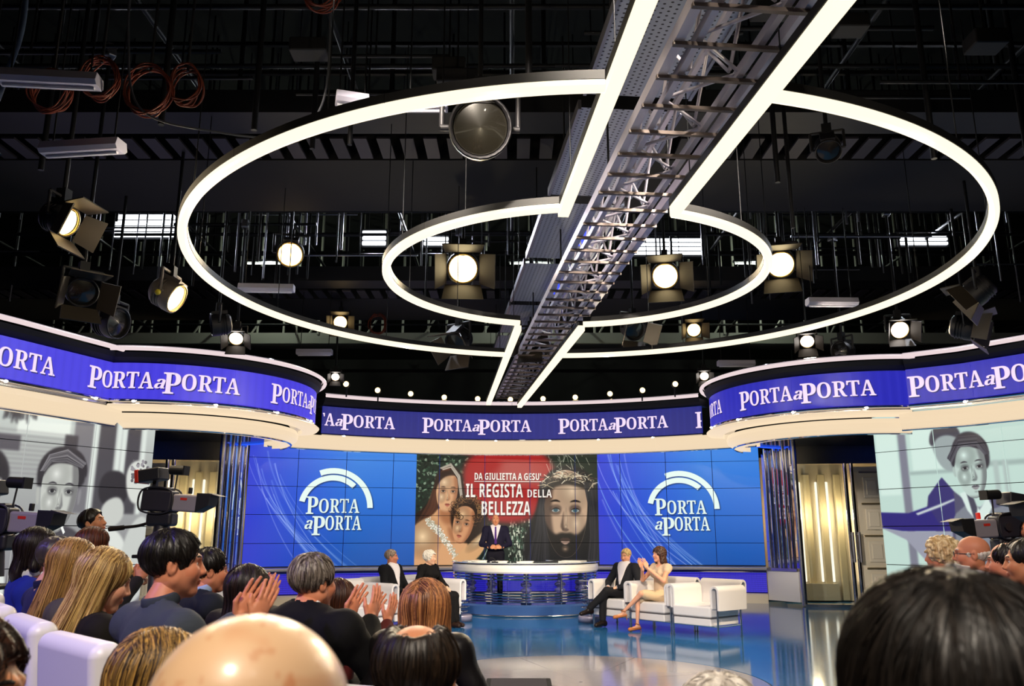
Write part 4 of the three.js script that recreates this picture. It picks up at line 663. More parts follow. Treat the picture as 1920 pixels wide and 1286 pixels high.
// ------------------------------------------------------------------ white armchairs of the guests
const pinkless = M.leather;
function drape(w, h0, h1, th) {   // an inverted U of leather over a rail: section in (x, y), carried along z by w
  const s = new THREE.Shape(), o = th, r = 0.075;
  s.moveTo(-r, h0); s.lineTo(-r, h1 - r); s.absarc(0, h1 - r, r, Math.PI, 0, true); s.lineTo(r, h0 - 0.02); s.lineTo(r - o, h0 - 0.02); s.lineTo(r - o, h1 - r); s.absarc(0, h1 - r, r - o, 0, Math.PI, false); s.lineTo(-r + o, h0); s.closePath();
  return new THREE.ExtrudeGeometry(s, { depth: w, bevelEnabled: true, bevelSize: 0.008, bevelThickness: 0.008, bevelSegments: 2, curveSegments: 10 }).translate(0, 0, -w / 2);
}
function armchair(label, x, z, yaw) {   // front towards local +z
  const t = thing('armchair', label, 'armchair', [x, 0, z], yaw, 'white armchairs of the guests');
  part('seat_cushion', rbox(0.74, 0.17, 0.74, 0.035, [0, 0.385, 0.02]), pinkless, t); part('seat_base', rbox(0.72, 0.12, 0.72, 0.02, [0, 0.235, 0.02]), pinkless, t);
  part('seat_piping', rbox(0.745, 0.012, 0.745, 0.005, [0, 0.3, 0.02]), mat(0x5a565c, 0.5), t);
  for (const s of [-1, 1]) part('arm', drape(0.7, 0.44, 0.77, 0.022).translate(s * 0.43, 0, 0.0), pinkless, t);
  part('backrest', drape(0.78, 0.44, 0.84, 0.024).rotateY(Math.PI / 2).rotateX(-0.06).translate(0, 0, -0.42), pinkless, t);
  for (const sx of [-1, 1]) for (const sz of [-1, 1]) part('leg', [rod([sx * 0.43, 0.0, sz * 0.3], [sx * 0.43, 0.74, sz * 0.3], 0.016, 10), cyl(0.028, 0.028, 0.012, [sx * 0.43, 0.008, sz * 0.3], [0, 0, 0], 14)], M.chrome, t);
  part('frame', [rod([-0.43, 0.17, 0.3], [0.43, 0.17, 0.3], 0.011), rod([-0.43, 0.17, -0.3], [0.43, 0.17, -0.3], 0.011), rod([-0.43, 0.17, -0.3], [-0.43, 0.17, 0.3], 0.011), rod([0.43, 0.17, -0.3], [0.43, 0.17, 0.3], 0.011), rod([-0.3, 0.5, -0.4], [0.3, 0.5, -0.4], 0.01)], M.chrome, t);
  return t;
}
const YR = rad(-50), YL = rad(50);
armchair('empty white leather armchair beside the woman in beige', 3.1, -13.8, YR); armchair('white leather armchair holding the woman in beige', 2.52, -14.52, YR); armchair('white leather armchair holding the fair haired man with crossed legs', 1.96, -15.25, YR);
armchair('empty white leather armchair in front of the seated pair in black', -2.42, -13.75, YL); armchair('white leather armchair holding the grey haired man in black jacket', -1.95, -14.55, YL); armchair('white leather armchair holding the white haired woman', -1.42, -15.25, YL);
for (const [x, z, w] of [[1.42, -15.75, 'near the fair haired man'], [-0.95, -15.95, 'near the white haired woman']]) {
  const t = thing('side_table', `spiral chrome side table on a round foot ${w}`, 'side table', [x, 0, z]);
  part('foot', lathe([[0.001, 0], [0.22, 0], [0.22, 0.1], [0.2, 0.12], [0.001, 0.12]], 32), mat(0xaaa4bb, 0.3, 0.5), t);
  for (let i = 0; i < 7; i++) part('disc', lathe([[0.001, 0.02], [0.13 + 0.03 * (i % 2), 0.015], [0.15 + 0.03 * (i % 2), 0], [0.13, -0.015], [0.001, -0.02]], 28, [0, 0.18 + i * 0.075, 0]), M.chrome, t);
  part('column', cyl(0.03, 0.03, 0.62, [0, 0.4, 0]), M.chrome, t); part('glass_top', cyl(0.2, 0.2, 0.012, [0, 0.72, 0], [0, 0, 0], 32), M.glass, t);
}

// ------------------------------------------------------------------ audience platform and chairs
const PL = 0.2;   // height of the audience platform
struct('floor', [sector(0.01, 8.1, 0, 180, 0.001, PL, 48).translate(0, 0, 1.6)], mat(0x2a2430, 0.8));
const seatLeather = mat(0xeeebf2, 0.36, 0, { clearcoat: 0.2, clearcoatRoughness: 0.35 });
function tub(label, x, z, yaw, h = 0.98) {
  const t = thing('audience_chair', label, 'chair', [x, PL, z], yaw);
  part('backrest', rbox(0.56, h - 0.36, 0.11, 0.045, [0, (h + 0.36) / 2, -0.25], [-0.1, 0, 0], 4), seatLeather, t);
  part('seat', rbox(0.56, 0.16, 0.52, 0.04, [0, 0.38, 0.03]), seatLeather, t); part('skirt', rbox(0.54, 0.3, 0.5, 0.02, [0, 0.15, 0.02]), seatLeather, t);
  for (const s of [-1, 1]) part('arm', rbox(0.08, 0.32, 0.5, 0.03, [s * 0.3, 0.47, 0.0]), seatLeather, t);
  part('seam', [box(0.57, 0.006, 0.02, [0, 0.36, -0.27])], mat(0xb9b4bd, 0.5), t);
  return t;
}
// ------------------------------------------------------------------ television cameras
function tvCamera(label, x, y, z, yaw, pitch, floor, o = {}) {   // lens towards local +z
  const t = thing('studio_camera', label, 'tv camera', [x, floor, z], yaw), h = y - floor, K = 0.68, T = (g) => g.scale(K, K, K).rotateX(pitch).translate(0, h, 0);
  const warmgrey = mat(0x8d8790, 0.5), body = mat(0x2a2833, 0.45);
  part('camera_body', T(join([rbox(0.2, 0.27, 0.42, 0.03, [0, 0, -0.2]), rbox(0.17, 0.05, 0.3, 0.02, [0, 0.15, -0.2])])), body, t);
  part('side_frame', T(join([tube([[0.115, -0.12, -0.4], [0.115, 0.12, -0.4], [0.115, 0.13, 0.0], [0.115, -0.12, 0.0]], 0.012, 50, 6, true), tube([[-0.115, -0.12, -0.4], [-0.115, 0.12, -0.4], [-0.115, 0.13, 0.0], [-0.115, -0.12, 0.0]], 0.012, 50, 6, true), cyl(0.05, 0.05, 0.03, [0.12, 0.0, -0.1], [0, 0, Math.PI / 2]), cyl(0.03, 0.03, 0.05, [0.12, -0.06, -0.3], [0, 0, Math.PI / 2])])), M.plastic, t);
  part('lens_barrel', T(rbox(0.2, 0.22, 0.36, 0.03, [0, -0.01, 0.2])), warmgrey, t); for (const sx of [-1, 1]) part('lens_badge', T(box(0.004, 0.03, 0.09, [sx * 0.102, 0.04, 0.18])), M.red, t);
  part('lens_hood', T(join([extrude([[0.36, -0.11], [0.52, -0.02], [0.54, 0.12], [0.36, 0.12]], 0.22, 0.006).rotateY(-Math.PI / 2).translate(0.11, 0, 0), extrude([[0.5, 0.1], [0.66, 0.1], [0.5, 0.13]], 0.22, 0.003).rotateY(-Math.PI / 2).translate(0.11, 0, 0)])), M.black, t);
  part('tally_light', T(rbox(0.05, 0.08, 0.04, 0.01, [0, 0.15, 0.2])), o.tally ? glow(0xd0281c, 0.9) : M.black, t);
  const vf = part('viewfinder', T(join([rbox(0.26, 0.16, 0.3, 0.02, [0, 0.32, -0.34], [-0.2, 0, 0]), box(0.05, 0.16, 0.05, [0, 0.2, -0.3])])), M.plastic, t); part('screen_hood', T(rbox(0.27, 0.17, 0.06, 0.015, [0, 0.29, -0.5], [-0.2, 0, 0])), M.red, vf);
  part('top_lamp', T(join([rod([0, 0.15, -0.02], [0.02, 0.36, -0.02], 0.01), cyl(0.06, 0.06, 0.2, [0.02, 0.4, -0.02], [Math.PI / 2, 0, 0]), box(0.14, 0.12, 0.02, [0.02, 0.4, 0.09])])), M.black, t);
  part('pan_head', [rbox(0.14, 0.12, 0.24, 0.03, [0, h - 0.15, -0.1]), cyl(0.06, 0.08, 0.2, [0, h - 0.29, -0.1])], M.plastic, t);
  part('pan_bar', [tube([[0.06, h - 0.14, -0.16], [0.16, h - 0.2, -0.4], [0.2, h - 0.22, -0.62]], 0.014, 24, 8), cyl(0.022, 0.022, 0.14, [0.2, h - 0.225, -0.65], [Math.PI / 2 - 0.1, 0, 0])], M.black, t);
  part('script_tray', rbox(0.34, 0.03, 0.3, 0.01, [0, h - 0.46, -0.1]), M.black, t);
  part('column', [cyl(0.05, 0.05, h - 0.6, [0, (h - 0.6) / 2 + 0.22, -0.12]), cyl(0.08, 0.08, 0.3, [0, 0.4, -0.12])], M.steel, t);
  for (let k = 0; k < 3; k++) { const a = rad(90 + 120 * k); part('leg', [rod([0, h * 0.55, -0.12], [0.5 * Math.cos(a), 0.06, -0.12 + 0.5 * Math.sin(a)], 0.022), ball(0.06, [0.5 * Math.cos(a), 0.06, -0.12 + 0.5 * Math.sin(a)], [1, 1, 1], 12)], mat(0xb07a70, 0.4, 0.4), t); }
  return t;
}
tvCamera('studio camera with long lens between operator and portal', -2.95, 1.84, -7.35, rad(82), 0.06, 0, { tally: 0 });
tvCamera('studio camera cut by the picture edge over the dark haired listeners', -3.62, 1.66, -6.12, rad(84), 0.05, 0, {});
tvCamera('studio camera with red tally over the man in glasses', 4.1, 1.62, -7.2, rad(-80), 0.05, 0, { tally: 1 });
tvCamera('second studio camera nearer the picture edge above the bald listener', 4.05, 1.72, -6.2, rad(-82), 0.03, 0, { tally: 1 });
// black floor monitor in front of the stage
{
  const t = thing('floor_monitor', 'low black floor monitor at the front of the stage', 'monitor', [0.07, 0, -9.1]);
  part('housing', extrude([[-0.26, 0], [0.26, 0], [0.26, 0.03], [-0.16, 0.06], [-0.26, 0.06]], 0.66, 0.01).rotateY(-Math.PI / 2).translate(0.33, 0, 0), mat(0x040404, 0.9), t); part('screen', box(0.58, 0.005, 0.36, [0, 0.062, -0.03], [0.07, 0, 0]), mat(0x030305, 0.4), t);
}
// ------------------------------------------------------------------ people: distance fields meshed with surface nets
function nets(field, lo, hi, h, tint) {
  const n = [0, 1, 2].map((k) => Math.ceil((hi[k] - lo[k]) / h) + 2), [nx, ny, nz] = n, N = nx * ny * nz, v = new Float32Array(N).fill(1), B = 6;
  for (let bz = 0; bz < nz; bz += B) for (let by = 0; by < ny; by += B) for (let bx = 0; bx < nx; bx += B) {
    const ex = Math.min(nx, bx + B), ey = Math.min(ny, by + B), ez = Math.min(nz, bz + B);
    const d = field(lo[0] + (bx + ex - 1) / 2 * h, lo[1] + (by + ey - 1) / 2 * h, lo[2] + (bz + ez - 1) / 2 * h);
    const far = Math.abs(d) > B * h * 1.75;
    for (let z = bz; z < ez; z++) for (let y = by; y < ey; y++) for (let x = bx; x < ex; x++) v[x + nx * (y + ny * z)] = far ? d : field(lo[0] + x * h, lo[1] + y * h, lo[2] + z * h);
  }
  const id = new Int32Array(N).fill(-1), P = [], I = [], sy = nx, sz = nx * ny, off = [0, 1, sy, sy + 1, sz, sz + 1, sz + sy, sz + sy + 1];
  const edges = [[0, 1], [0, 2], [0, 4], [1, 3], [1, 5], [2, 3], [2, 6], [3, 7], [4, 5], [4, 6], [5, 7], [6, 7]];
  for (let z = 0; z + 1 < nz; z++) for (let y = 0; y + 1 < ny; y++) for (let x = 0; x + 1 < nx; x++) {
    const i = x + sy * y + sz * z; let m = 0; for (let k = 0; k < 8; k++) if (v[i + off[k]] < 0) m |= 1 << k;
    if (!m || m === 255) continue;
    let a = 0, b = 0, c = 0, q = 0;
    for (const [e, f] of edges) { const g0 = v[i + off[e]], g1 = v[i + off[f]]; if ((g0 < 0) === (g1 < 0)) continue; const t = g0 / (g0 - g1); a += mix(e & 1, f & 1, t); b += mix((e >> 1) & 1, (f >> 1) & 1, t); c += mix(e >> 2, f >> 2, t); q++; }
    id[i] = P.length / 3; P.push(lo[0] + (x + a / q) * h, lo[1] + (y + b / q) * h, lo[2] + (z + c / q) * h);
  }
  const quad = (a, b, c, d, flip) => { if (a < 0 || b < 0 || c < 0 || d < 0) return; flip ? I.push(a, c, b, a, d, c) : I.push(a, b, c, a, c, d); };
  for (let z = 1; z + 1 < nz; z++) for (let y = 1; y + 1 < ny; y++) for (let x = 1; x + 1 < nx; x++) {
    const i = x + sy * y + sz * z, s = v[i] < 0;
    if (s !== v[i + 1] < 0) quad(id[i - sy - sz], id[i - sz], id[i], id[i - sy], !s);
    if (s !== v[i + sy] < 0) quad(id[i - 1 - sz], id[i - 1], id[i], id[i - sz], !s);
    if (s !== v[i + sz] < 0) quad(id[i - 1 - sy], id[i - sy], id[i], id[i - 1], !s);
  }
  const g = new THREE.BufferGeometry(); g.setAttribute('position', new THREE.BufferAttribute(new Float32Array(P), 3)); g.setIndex(I);
  if (tint) { const col = new Float32Array(P.length); for (let i = 0; i < P.length; i += 3) { const c = tint(P[i], P[i + 1], P[i + 2]); col[i] = c[0]; col[i + 1] = c[1]; col[i + 2] = c[2]; } g.setAttribute('color', new THREE.BufferAttribute(col, 3)); }
  g.computeVertexNormals(); return g;
}
const smin = (a, b, k) => { const h = Math.max(k - Math.abs(a - b), 0) / k; return Math.min(a, b) - h * h * k * 0.25; };
const smax = (a, b, k) => -smin(-a, -b, k);
const ell = (x, y, z, c, r) => { const a = (x - c[0]) / r[0], b = (y - c[1]) / r[1], d = (z - c[2]) / r[2], k0 = Math.hypot(a, b, d), k1 = Math.hypot(a / r[0], b / r[1], d / r[2]); return k1 < 1e-9 ? -Math.min(...r) : k0 * (k0 - 1) / k1; };
function cap(a, b, ra, rb, f = 1) {   // tapered capsule, flattened front to back by f
  const bx = b[0] - a[0], by = b[1] - a[1], bz = (b[2] - a[2]) / f, bb = bx * bx + by * by + bz * bz || 1e-9;
  return (x, y, z) => { const px = x - a[0], py = y - a[1], pz = (z - a[2]) / f, t = clamp((px * bx + py * by + pz * bz) / bb, 0, 1); return (Math.hypot(px - bx * t, py - by * t, pz - bz * t) - mix(ra, rb, t)) * (f < 1 ? 0.5 + 0.5 * f : 1); };
}
const union = (list, k) => (x, y, z) => { let d = list[0](x, y, z); for (let i = 1; i < list.length; i++) d = smin(d, list[i](x, y, z), k); return d; };

// ---- head, 0.235 m from chin to crown, centre at the origin, looking along +z
function headField(fem, wide = 1) {
  const jaw = fem ? 0.85 : 1;
  return (X, y, z) => {
    const x = Math.abs(X) / wide;
    let d = ell(x, y, z, [0, 0.035, -0.014], [0.074, 0.083, 0.095]);
    d = smin(d, ell(x, y, z, [0, -0.03, 0.026], [0.06, 0.082, 0.066]), 0.03);
    d = smin(d, cap([0, -0.088, 0.06], [0.05 * jaw, -0.05, 0.0], 0.022 * jaw, 0.026)(x, y, z), 0.03);
    d = smin(d, ell(x, y, z, [0, -0.098, 0.064], [0.024 * jaw, 0.018, 0.022]), 0.02);
    d = smin(d, ell(x, y, z, [0.038, -0.024, 0.062], [0.026, 0.028, 0.024]), 0.03);
    d = smin(d, cap([0.012, 0.028, 0.086], [0.046, 0.026, 0.066], 0.011, 0.01)(x, y, z), 0.016);
    d = smax(d, -ell(x, y, z, [0.031, 0.006, 0.1], [0.017, 0.011, 0.02]), 0.016);
    d = smin(d, cap([0, 0.014, 0.088], [0, -0.026, 0.108], 0.008, 0.011)(x, y, z), 0.014);
    d = smin(d, ell(x, y, z, [0.012, -0.031, 0.096], [0.011, 0.009, 0.011]), 0.01);
    d = smin(d, ell(x, y, z, [0.0, -0.056, 0.088], [0.022, 0.006, 0.012]), 0.008); d = smin(d, ell(x, y, z, [0.0, -0.067, 0.086], [0.019, 0.007, 0.012]), 0.008);
    const ear = Math.max(ell(x, y, z, [0.075, -0.004, -0.012], [0.011, 0.031, 0.019]), -ell(x, y, z, [0.088, -0.002, -0.006], [0.008, 0.018, 0.011]));
    d = smin(d, ear, 0.008);
    return smin(d, cap([0, -0.06, -0.018], [0, -0.17, -0.03], 0.05 * (fem ? 0.86 : 1), 0.055 * (fem ? 0.88 : 1))(x, y, z), 0.03);
  };
}
const headCache = {};
function headGeo(fem, fine, wide) { const k = fem + '|' + fine + '|' + wide; return headCache[k] ??= nets(headField(fem, wide), [-0.11, -0.19, -0.13], [0.11, 0.135, 0.14], fine, (x, y, z) => (Math.hypot(x / 0.024, (y + 0.062) / 0.012) < 1 && z > 0.07 ? [0.78, 0.5, 0.48] : Math.hypot((Math.abs(x) - 0.04) / 0.03, (y + 0.025) / 0.025) < 1 && z > 0.04 ? [1, 0.9, 0.88] : [1, 1, 1])); }
// ---- hair in the same frame
function hairField(o) {
  const t = o.thick ?? 0.014, s = o.seed ?? 1, type = o.type, L = o.length ?? 0.3;
  return (x, y, z) => {
    const X = Math.abs(x), long_ = type === 'long' || type === 'bob';
    let d = ell(x, y, z, [0, 0.04, -0.018], [0.078 + t, 0.084 + t, 0.098 + t]);
    const low = long_ || type === 'curly' ? -0.09 : -0.074; if (type === 'short' || type === 'balding') d += t * 0.85 * (1 - smooth(-0.07, 0.05, y));
    d = smax(d, low - y - 0.25 * Math.max(0, z + 0.02), 0.015);
    if (type === 'long' || type === 'bob') {
      const w = o.width ?? 0.07;
      const back = cap([0, 0.03, -0.045], [o.lean ?? 0, -L, -0.085 - 0.1 * Math.min(1, L)], 0.088, w, 0.62)(x, y, z);
      const side = cap([0.068, 0.02, -0.005], [0.085 + (o.flare ?? 0), -L * (o.sides ?? 0.75), -0.02], 0.03, o.sideR ?? 0.032)(X, y, z);
      d = smin(smin(d, back, 0.035), side, 0.03);
    }
    d = smax(d, -(long_ ? ell(x, y, z, [0, -0.03, 0.1], [(o.faceW ?? 0.068), 0.1, 0.078]) : ell(x, y, z, [0, -0.028, 0.1], [(o.faceW ?? 0.08), 0.112, 0.084])), 0.01);
    if (type === 'short' || type === 'balding' || type === 'bald') d = smax(d, -ell(X, y, z, [0.09, -0.012, 0.002], [0.026, 0.036, 0.03]), 0.008);
    if (type === 'bald') d = smax(d, y - 0.012 - 0.1 * Math.max(0, -z - 0.02), 0.02);
    if (type === 'balding') { d = smax(d, -ell(x, y, z, [0, 0.13, -0.05], [0.05, 0.052, 0.066]), 0.02); d = smax(d, -ell(x, y, z, [0, 0.11, 0.08], [0.07, 0.06, 0.07]), 0.02); }
    if (d > 0.05) return d;
    const a = Math.atan2(x, z + 0.02), r = Math.hypot(x, z + 0.02);
    if (type === 'curly' || o.curly) return d + (vnoise(x * 55 + s, y * 55, z * 55) - 0.5) * 0.026 * (o.curly ?? 1);
    const flow = r < 0.06 && y > 0.08 ? vnoise(x * 90, z * 90, s) : vnoise(a * 46 + 2.5 * vnoise(y * 9, a * 2, s), y * 5, s * 7.1);
    return d + (flow - 0.5) * (o.rough ?? 0.005) + (vnoise(a * 7, y * 8, s) - 0.5) * 0.012 * (o.lump ?? 1);
  };
}
function hairGeo(o, fine) {
  const a = C(o.color), b = C(o.streak ?? o.color), s = o.seed ?? 1, L = (o.type === 'long' ? (o.length ?? 0.3) : o.type === 'bob' ? (o.length ?? 0.2) : 0.1) + 0.1;
  const tint = (x, y, z) => { const an = Math.atan2(x, z + 0.02), top = y > 0.09, q = top ? vnoise(x * 120, z * 40, s) : vnoise(an * 44 + 3 * vnoise(y * 8, an * 2, s), y * 3, s * 3.3); const k = smooth(0.35, 0.75, q) * (o.streak ? 1 : 0), w = 0.75 + 0.5 * vnoise(an * 40, y * 6, s + 9); return [mix(a.r, b.r, k) * w, mix(a.g, b.g, k) * w, mix(a.b, b.b, k) * w]; };
  return nets(hairField(o), [-0.19, -L, -0.26], [0.19, 0.15, 0.12], fine, tint);
}
// fine strands laid along the surface of the hair, away from the crown or down
function strandGeo(o, n, radius, seed) {
  const f = hairField({ ...o, rough: 0, lump: 0.5 }), r = rng(seed), P = [], N = [], U = [], K = [], a = C(o.color), b = C(o.streak ?? o.color), long = o.type === 'long' || o.type === 'bob', L = o.length ?? 0.1, e = 0.003;
  const grad = (p) => { const g = [f(p[0] + e, p[1], p[2]) - f(p[0] - e, p[1], p[2]), f(p[0], p[1] + e, p[2]) - f(p[0], p[1] - e, p[2]), f(p[0], p[1], p[2] + e) - f(p[0], p[1], p[2] - e)], l = Math.hypot(...g) || 1; return g.map((v) => v / l); };
  for (let i = 0; i < n; i++) {
    const th = r() * 6.283, cy = long ? 1 - 1.1 * r() * r() : 1 - 1.75 * r(), sr = Math.sqrt(Math.max(0, 1 - cy * cy)), u = [sr * Math.cos(th), cy, sr * Math.sin(th)];
    let p = [u[0] * 0.22, 0.04 + u[1] * 0.22, -0.018 + u[2] * 0.22], ok = false; for (let k = 0; k < 40; k++) { const d = f(...p); if (d < 0.0015) { ok = true; break; } p = [p[0] - u[0] * d * 0.7, p[1] - u[1] * d * 0.7, p[2] - u[2] * d * 0.7]; if (Math.hypot(p[0], p[1] - 0.04, p[2] + 0.018) < 0.08) break; }
    if (!ok) continue;
    const off = 0.0005 + 0.004 * r() * (o.fluff ?? 1), steps = long ? 8 + L * 34 * (0.7 + 0.5 * r()) | 0 : 4 + 4 * r() | 0, h = long ? 0.022 : 0.011, pts = [], sway = (r() - 0.5) * 0.5; let g0;
    for (let k = 0; k < steps; k++) {
      const g = grad(p), d = f(...p); p = [0, 1, 2].map((c) => p[c] - g[c] * (d - off)); pts.push([p, g]);
      let v = long && p[1] < 0.1 ? [sway * 0.3, -1, -0.1] : [p[0] * 1.0 + sway * 0.02, (p[1] - 0.13) * 1.2 - 0.01, p[2] + 0.05]; if (long && p[1] >= 0.1) v = [Math.sign(p[0] - 0.01) * 0.8, -0.5, -0.35 + sway]; const dt = v[0] * g[0] + v[1] * g[1] + v[2] * g[2]; v = v.map((q, c) => q - dt * g[c]); const l = Math.hypot(...v) || 1;
      p = p.map((q, c) => q + v[c] / l * h); if (p[1] < -L - 0.12) break;
    }
    if (pts.length < 3) continue;
    const w = 0.55 + 0.9 * r(), m = o.streak ? smooth(0.3, 0.8, r()) : 0, col = [mix(a.r, b.r, m) * w, mix(a.g, b.g, m) * w, mix(a.b, b.b, m) * w], rings = [];
    for (let k = 0; k < pts.length; k++) {
      const [q, g] = pts[k], s = pts[Math.min(k + 1, pts.length - 1)][0], t = pts[Math.max(0, k - 1)][0], d = [s[0] - t[0], s[1] - t[1], s[2] - t[2]], l = Math.hypot(...d) || 1, x = [(d[1] * g[2] - d[2] * g[1]) / l, (d[2] * g[0] - d[0] * g[2]) / l, (d[0] * g[1] - d[1] * g[0]) / l], R = radius * (k === pts.length - 1 ? 0.3 : 1);
      rings.push([0, 1, 2].map((j) => { const c = Math.cos(j * 2.094 + 1.571), sn = Math.sin(j * 2.094 + 1.571), n = [x[0] * c + g[0] * sn, x[1] * c + g[1] * sn, x[2] * c + g[2] * sn]; return [[q[0] + n[0] * R, q[1] + n[1] * R, q[2] + n[2] * R], n]; }));
    }
    for (let k = 0; k + 1 < rings.length; k++) for (let j = 0; j < 3; j++) { const A = rings[k][j], B = rings[k][(j + 1) % 3], D = rings[k + 1][j], E = rings[k + 1][(j + 1) % 3]; for (const [q, nn] of [A, E, B, A, D, E]) { P.push(...q); N.push(...nn); K.push(...col); } }
  }
  const g = new THREE.BufferGeometry(); g.setAttribute('position', new THREE.BufferAttribute(new Float32Array(P), 3)); g.setAttribute('normal', new THREE.BufferAttribute(new Float32Array(N), 3)); g.setAttribute('color', new THREE.BufferAttribute(new Float32Array(K), 3)); return g;
}
// ---- hands: wrist at the origin, fingers along +z, palm facing -y, thumb on +x
const handCache = {};
function handGeo(kind) {
  return handCache[kind] ??= (() => {
    const curl = { flat: 0.12, relaxed: 0.5, clasp: 1.15 }[kind], list = [];
    const palm = (x, y, z) => ell(x, y, z, [0, 0, 0.05], [0.041, 0.016, 0.054]);
    list.push(palm, cap([0, 0, -0.04], [0, 0, 0.02], 0.026, 0.025, 1));
    [[-0.03, 0.052, 0.9], [-0.0105, 0.062, 1.04], [0.0105, 0.064, 1.0], [0.031, 0.056, 0.82]].forEach(([x, z0, l], i) => {
      let p = [x, 0.004, z0 + 0.03], ang = curl * 0.6; const spread = (x * 1.6) * (kind === 'flat' ? 2.2 : 0.6);
      for (const [len, r] of [[0.042, 0.0092], [0.027, 0.0084], [0.022, 0.0076]]) { const q = [p[0] + spread * len * l, p[1] - Math.sin(ang) * len * l, p[2] + Math.cos(ang) * len * l]; list.push(cap(p, q, r, r * 0.92)); p = q; ang += curl * 0.8; }
    });
    list.push(cap([0.026, -0.004, 0.02], [0.052, -0.012, 0.052], 0.013, 0.0105), cap([0.052, -0.012, 0.052], [0.056, -0.02 - 0.02 * curl, 0.086], 0.0098, 0.0082));
    const f = union(list, 0.006); return nets(f, [-0.09, -0.1, -0.08], [0.1, 0.05, 0.22], 0.0052);
  })();
}
function basis(pos, dir, up, side) {   // hand frame: z along dir, y as near up as can be; side -1 mirrors
  const z = V(...dir).normalize(), y = V(...up).addScaledVector(z, -V(...up).dot(z)).normalize(), x = y.clone().cross(z).multiplyScalar(side);
  return new THREE.Matrix4().makeBasis(x, y, z).setPosition(...pos);
}
function flipped(g) { const i = g.index.array; for (let k = 0; k < i.length; k += 3) { const t = i[k]; i[k] = i[k + 1]; i[k + 1] = t; } return g; }
const whiten = (g) => { if (!g.attributes.color) g.setAttribute('color', new THREE.BufferAttribute(new Float32Array(g.attributes.position.count * 3).fill(1), 3)); return g; };
const skinMats = {}, clothMats = {};
const skinMat = (hex) => skinMats[hex] ??= new THREE.MeshPhysicalMaterial({ color: C(hex), roughness: 0.48, vertexColors: true, specularIntensity: 0.6 });
const weave = noiseTex(128, (u, v) => { const a = 120 + 60 * hash(u * 128 | 0, v * 128 | 0, 3) + 30 * Math.sin(u * 128 * Math.PI); return [a, a, a]; });
const clothMat = (hex, rough = 0.85) => clothMats[hex + rough] ??= mat(hex, rough, 0, { specularIntensity: 0.4 });
const hairMat = new THREE.MeshPhysicalMaterial({ color: 0xffffff, vertexColors: true, roughness: 0.42, specularIntensity: 0.8 });

const ARMS = {   // elbow, wrist, hand direction, back of hand; x for the +x side
  lap: { e: [0.27, 0.74, 0.02], w: [0.1, 0.66, 0.25], d: [-0.45, -0.1, 1], u: [0, 1, 0.2], k: 'relaxed' },
  clap: { e: [0.26, 0.8, 0.16], w: [0.07, 1.0, 0.33], d: [-0.1, 0.85, 0.5], u: [1, 0, 0.1], k: 'flat' },
  low: { e: [0.28, 0.72, -0.06], w: [0.26, 0.56, 0.16], d: [0, -0.2, 1], u: [0, 1, 0], k: 'relaxed' },
  phone: { e: [0.25, 0.76, 0.06], w: [0.09, 0.82, 0.3], d: [-0.4, 0.2, 1], u: [0.8, 0.4, 0], k: 'relaxed' },
  rest: { e: [0.36, 0.72, 0.0], w: [0.1, 0.66, 0.3], d: [-0.6, -0.25, 0.8], u: [0.1, 1, 0.2], k: 'relaxed' },
  clasp: { e: [0.3, 1.13, 0.0], w: [0.12, 1.06, 0.23], d: [-1, 0.03, 0.3], u: [0, 0.3, 1], k: 'clasp' },
  pan: { e: [0.28, 1.18, 0.08], w: [0.16, 1.18, 0.34], d: [-0.1, 0, 1], u: [0, 1, 0], k: 'clasp' },
};
const LEGS = {
  sit: (s) => ({ k: [s * 0.11, 0.5, 0.44], a: [s * 0.12, 0.1, 0.44], t: [s * 0.13, 0.04, 0.6] }),
  cross: (s) => (s > 0 ? { k: [0.02, 0.6, 0.44], a: [-0.24, 0.3, 0.62], t: [-0.3, 0.22, 0.76] } : { k: [-0.1, 0.5, 0.42], a: [-0.08, 0.1, 0.46], t: [-0.08, 0.04, 0.63] }),
  tucked: (s) => ({ k: [s * 0.09, 0.5, 0.46], a: [s * 0.07, 0.1, 0.52], t: [s * 0.06, 0.04, 0.68] }),
};
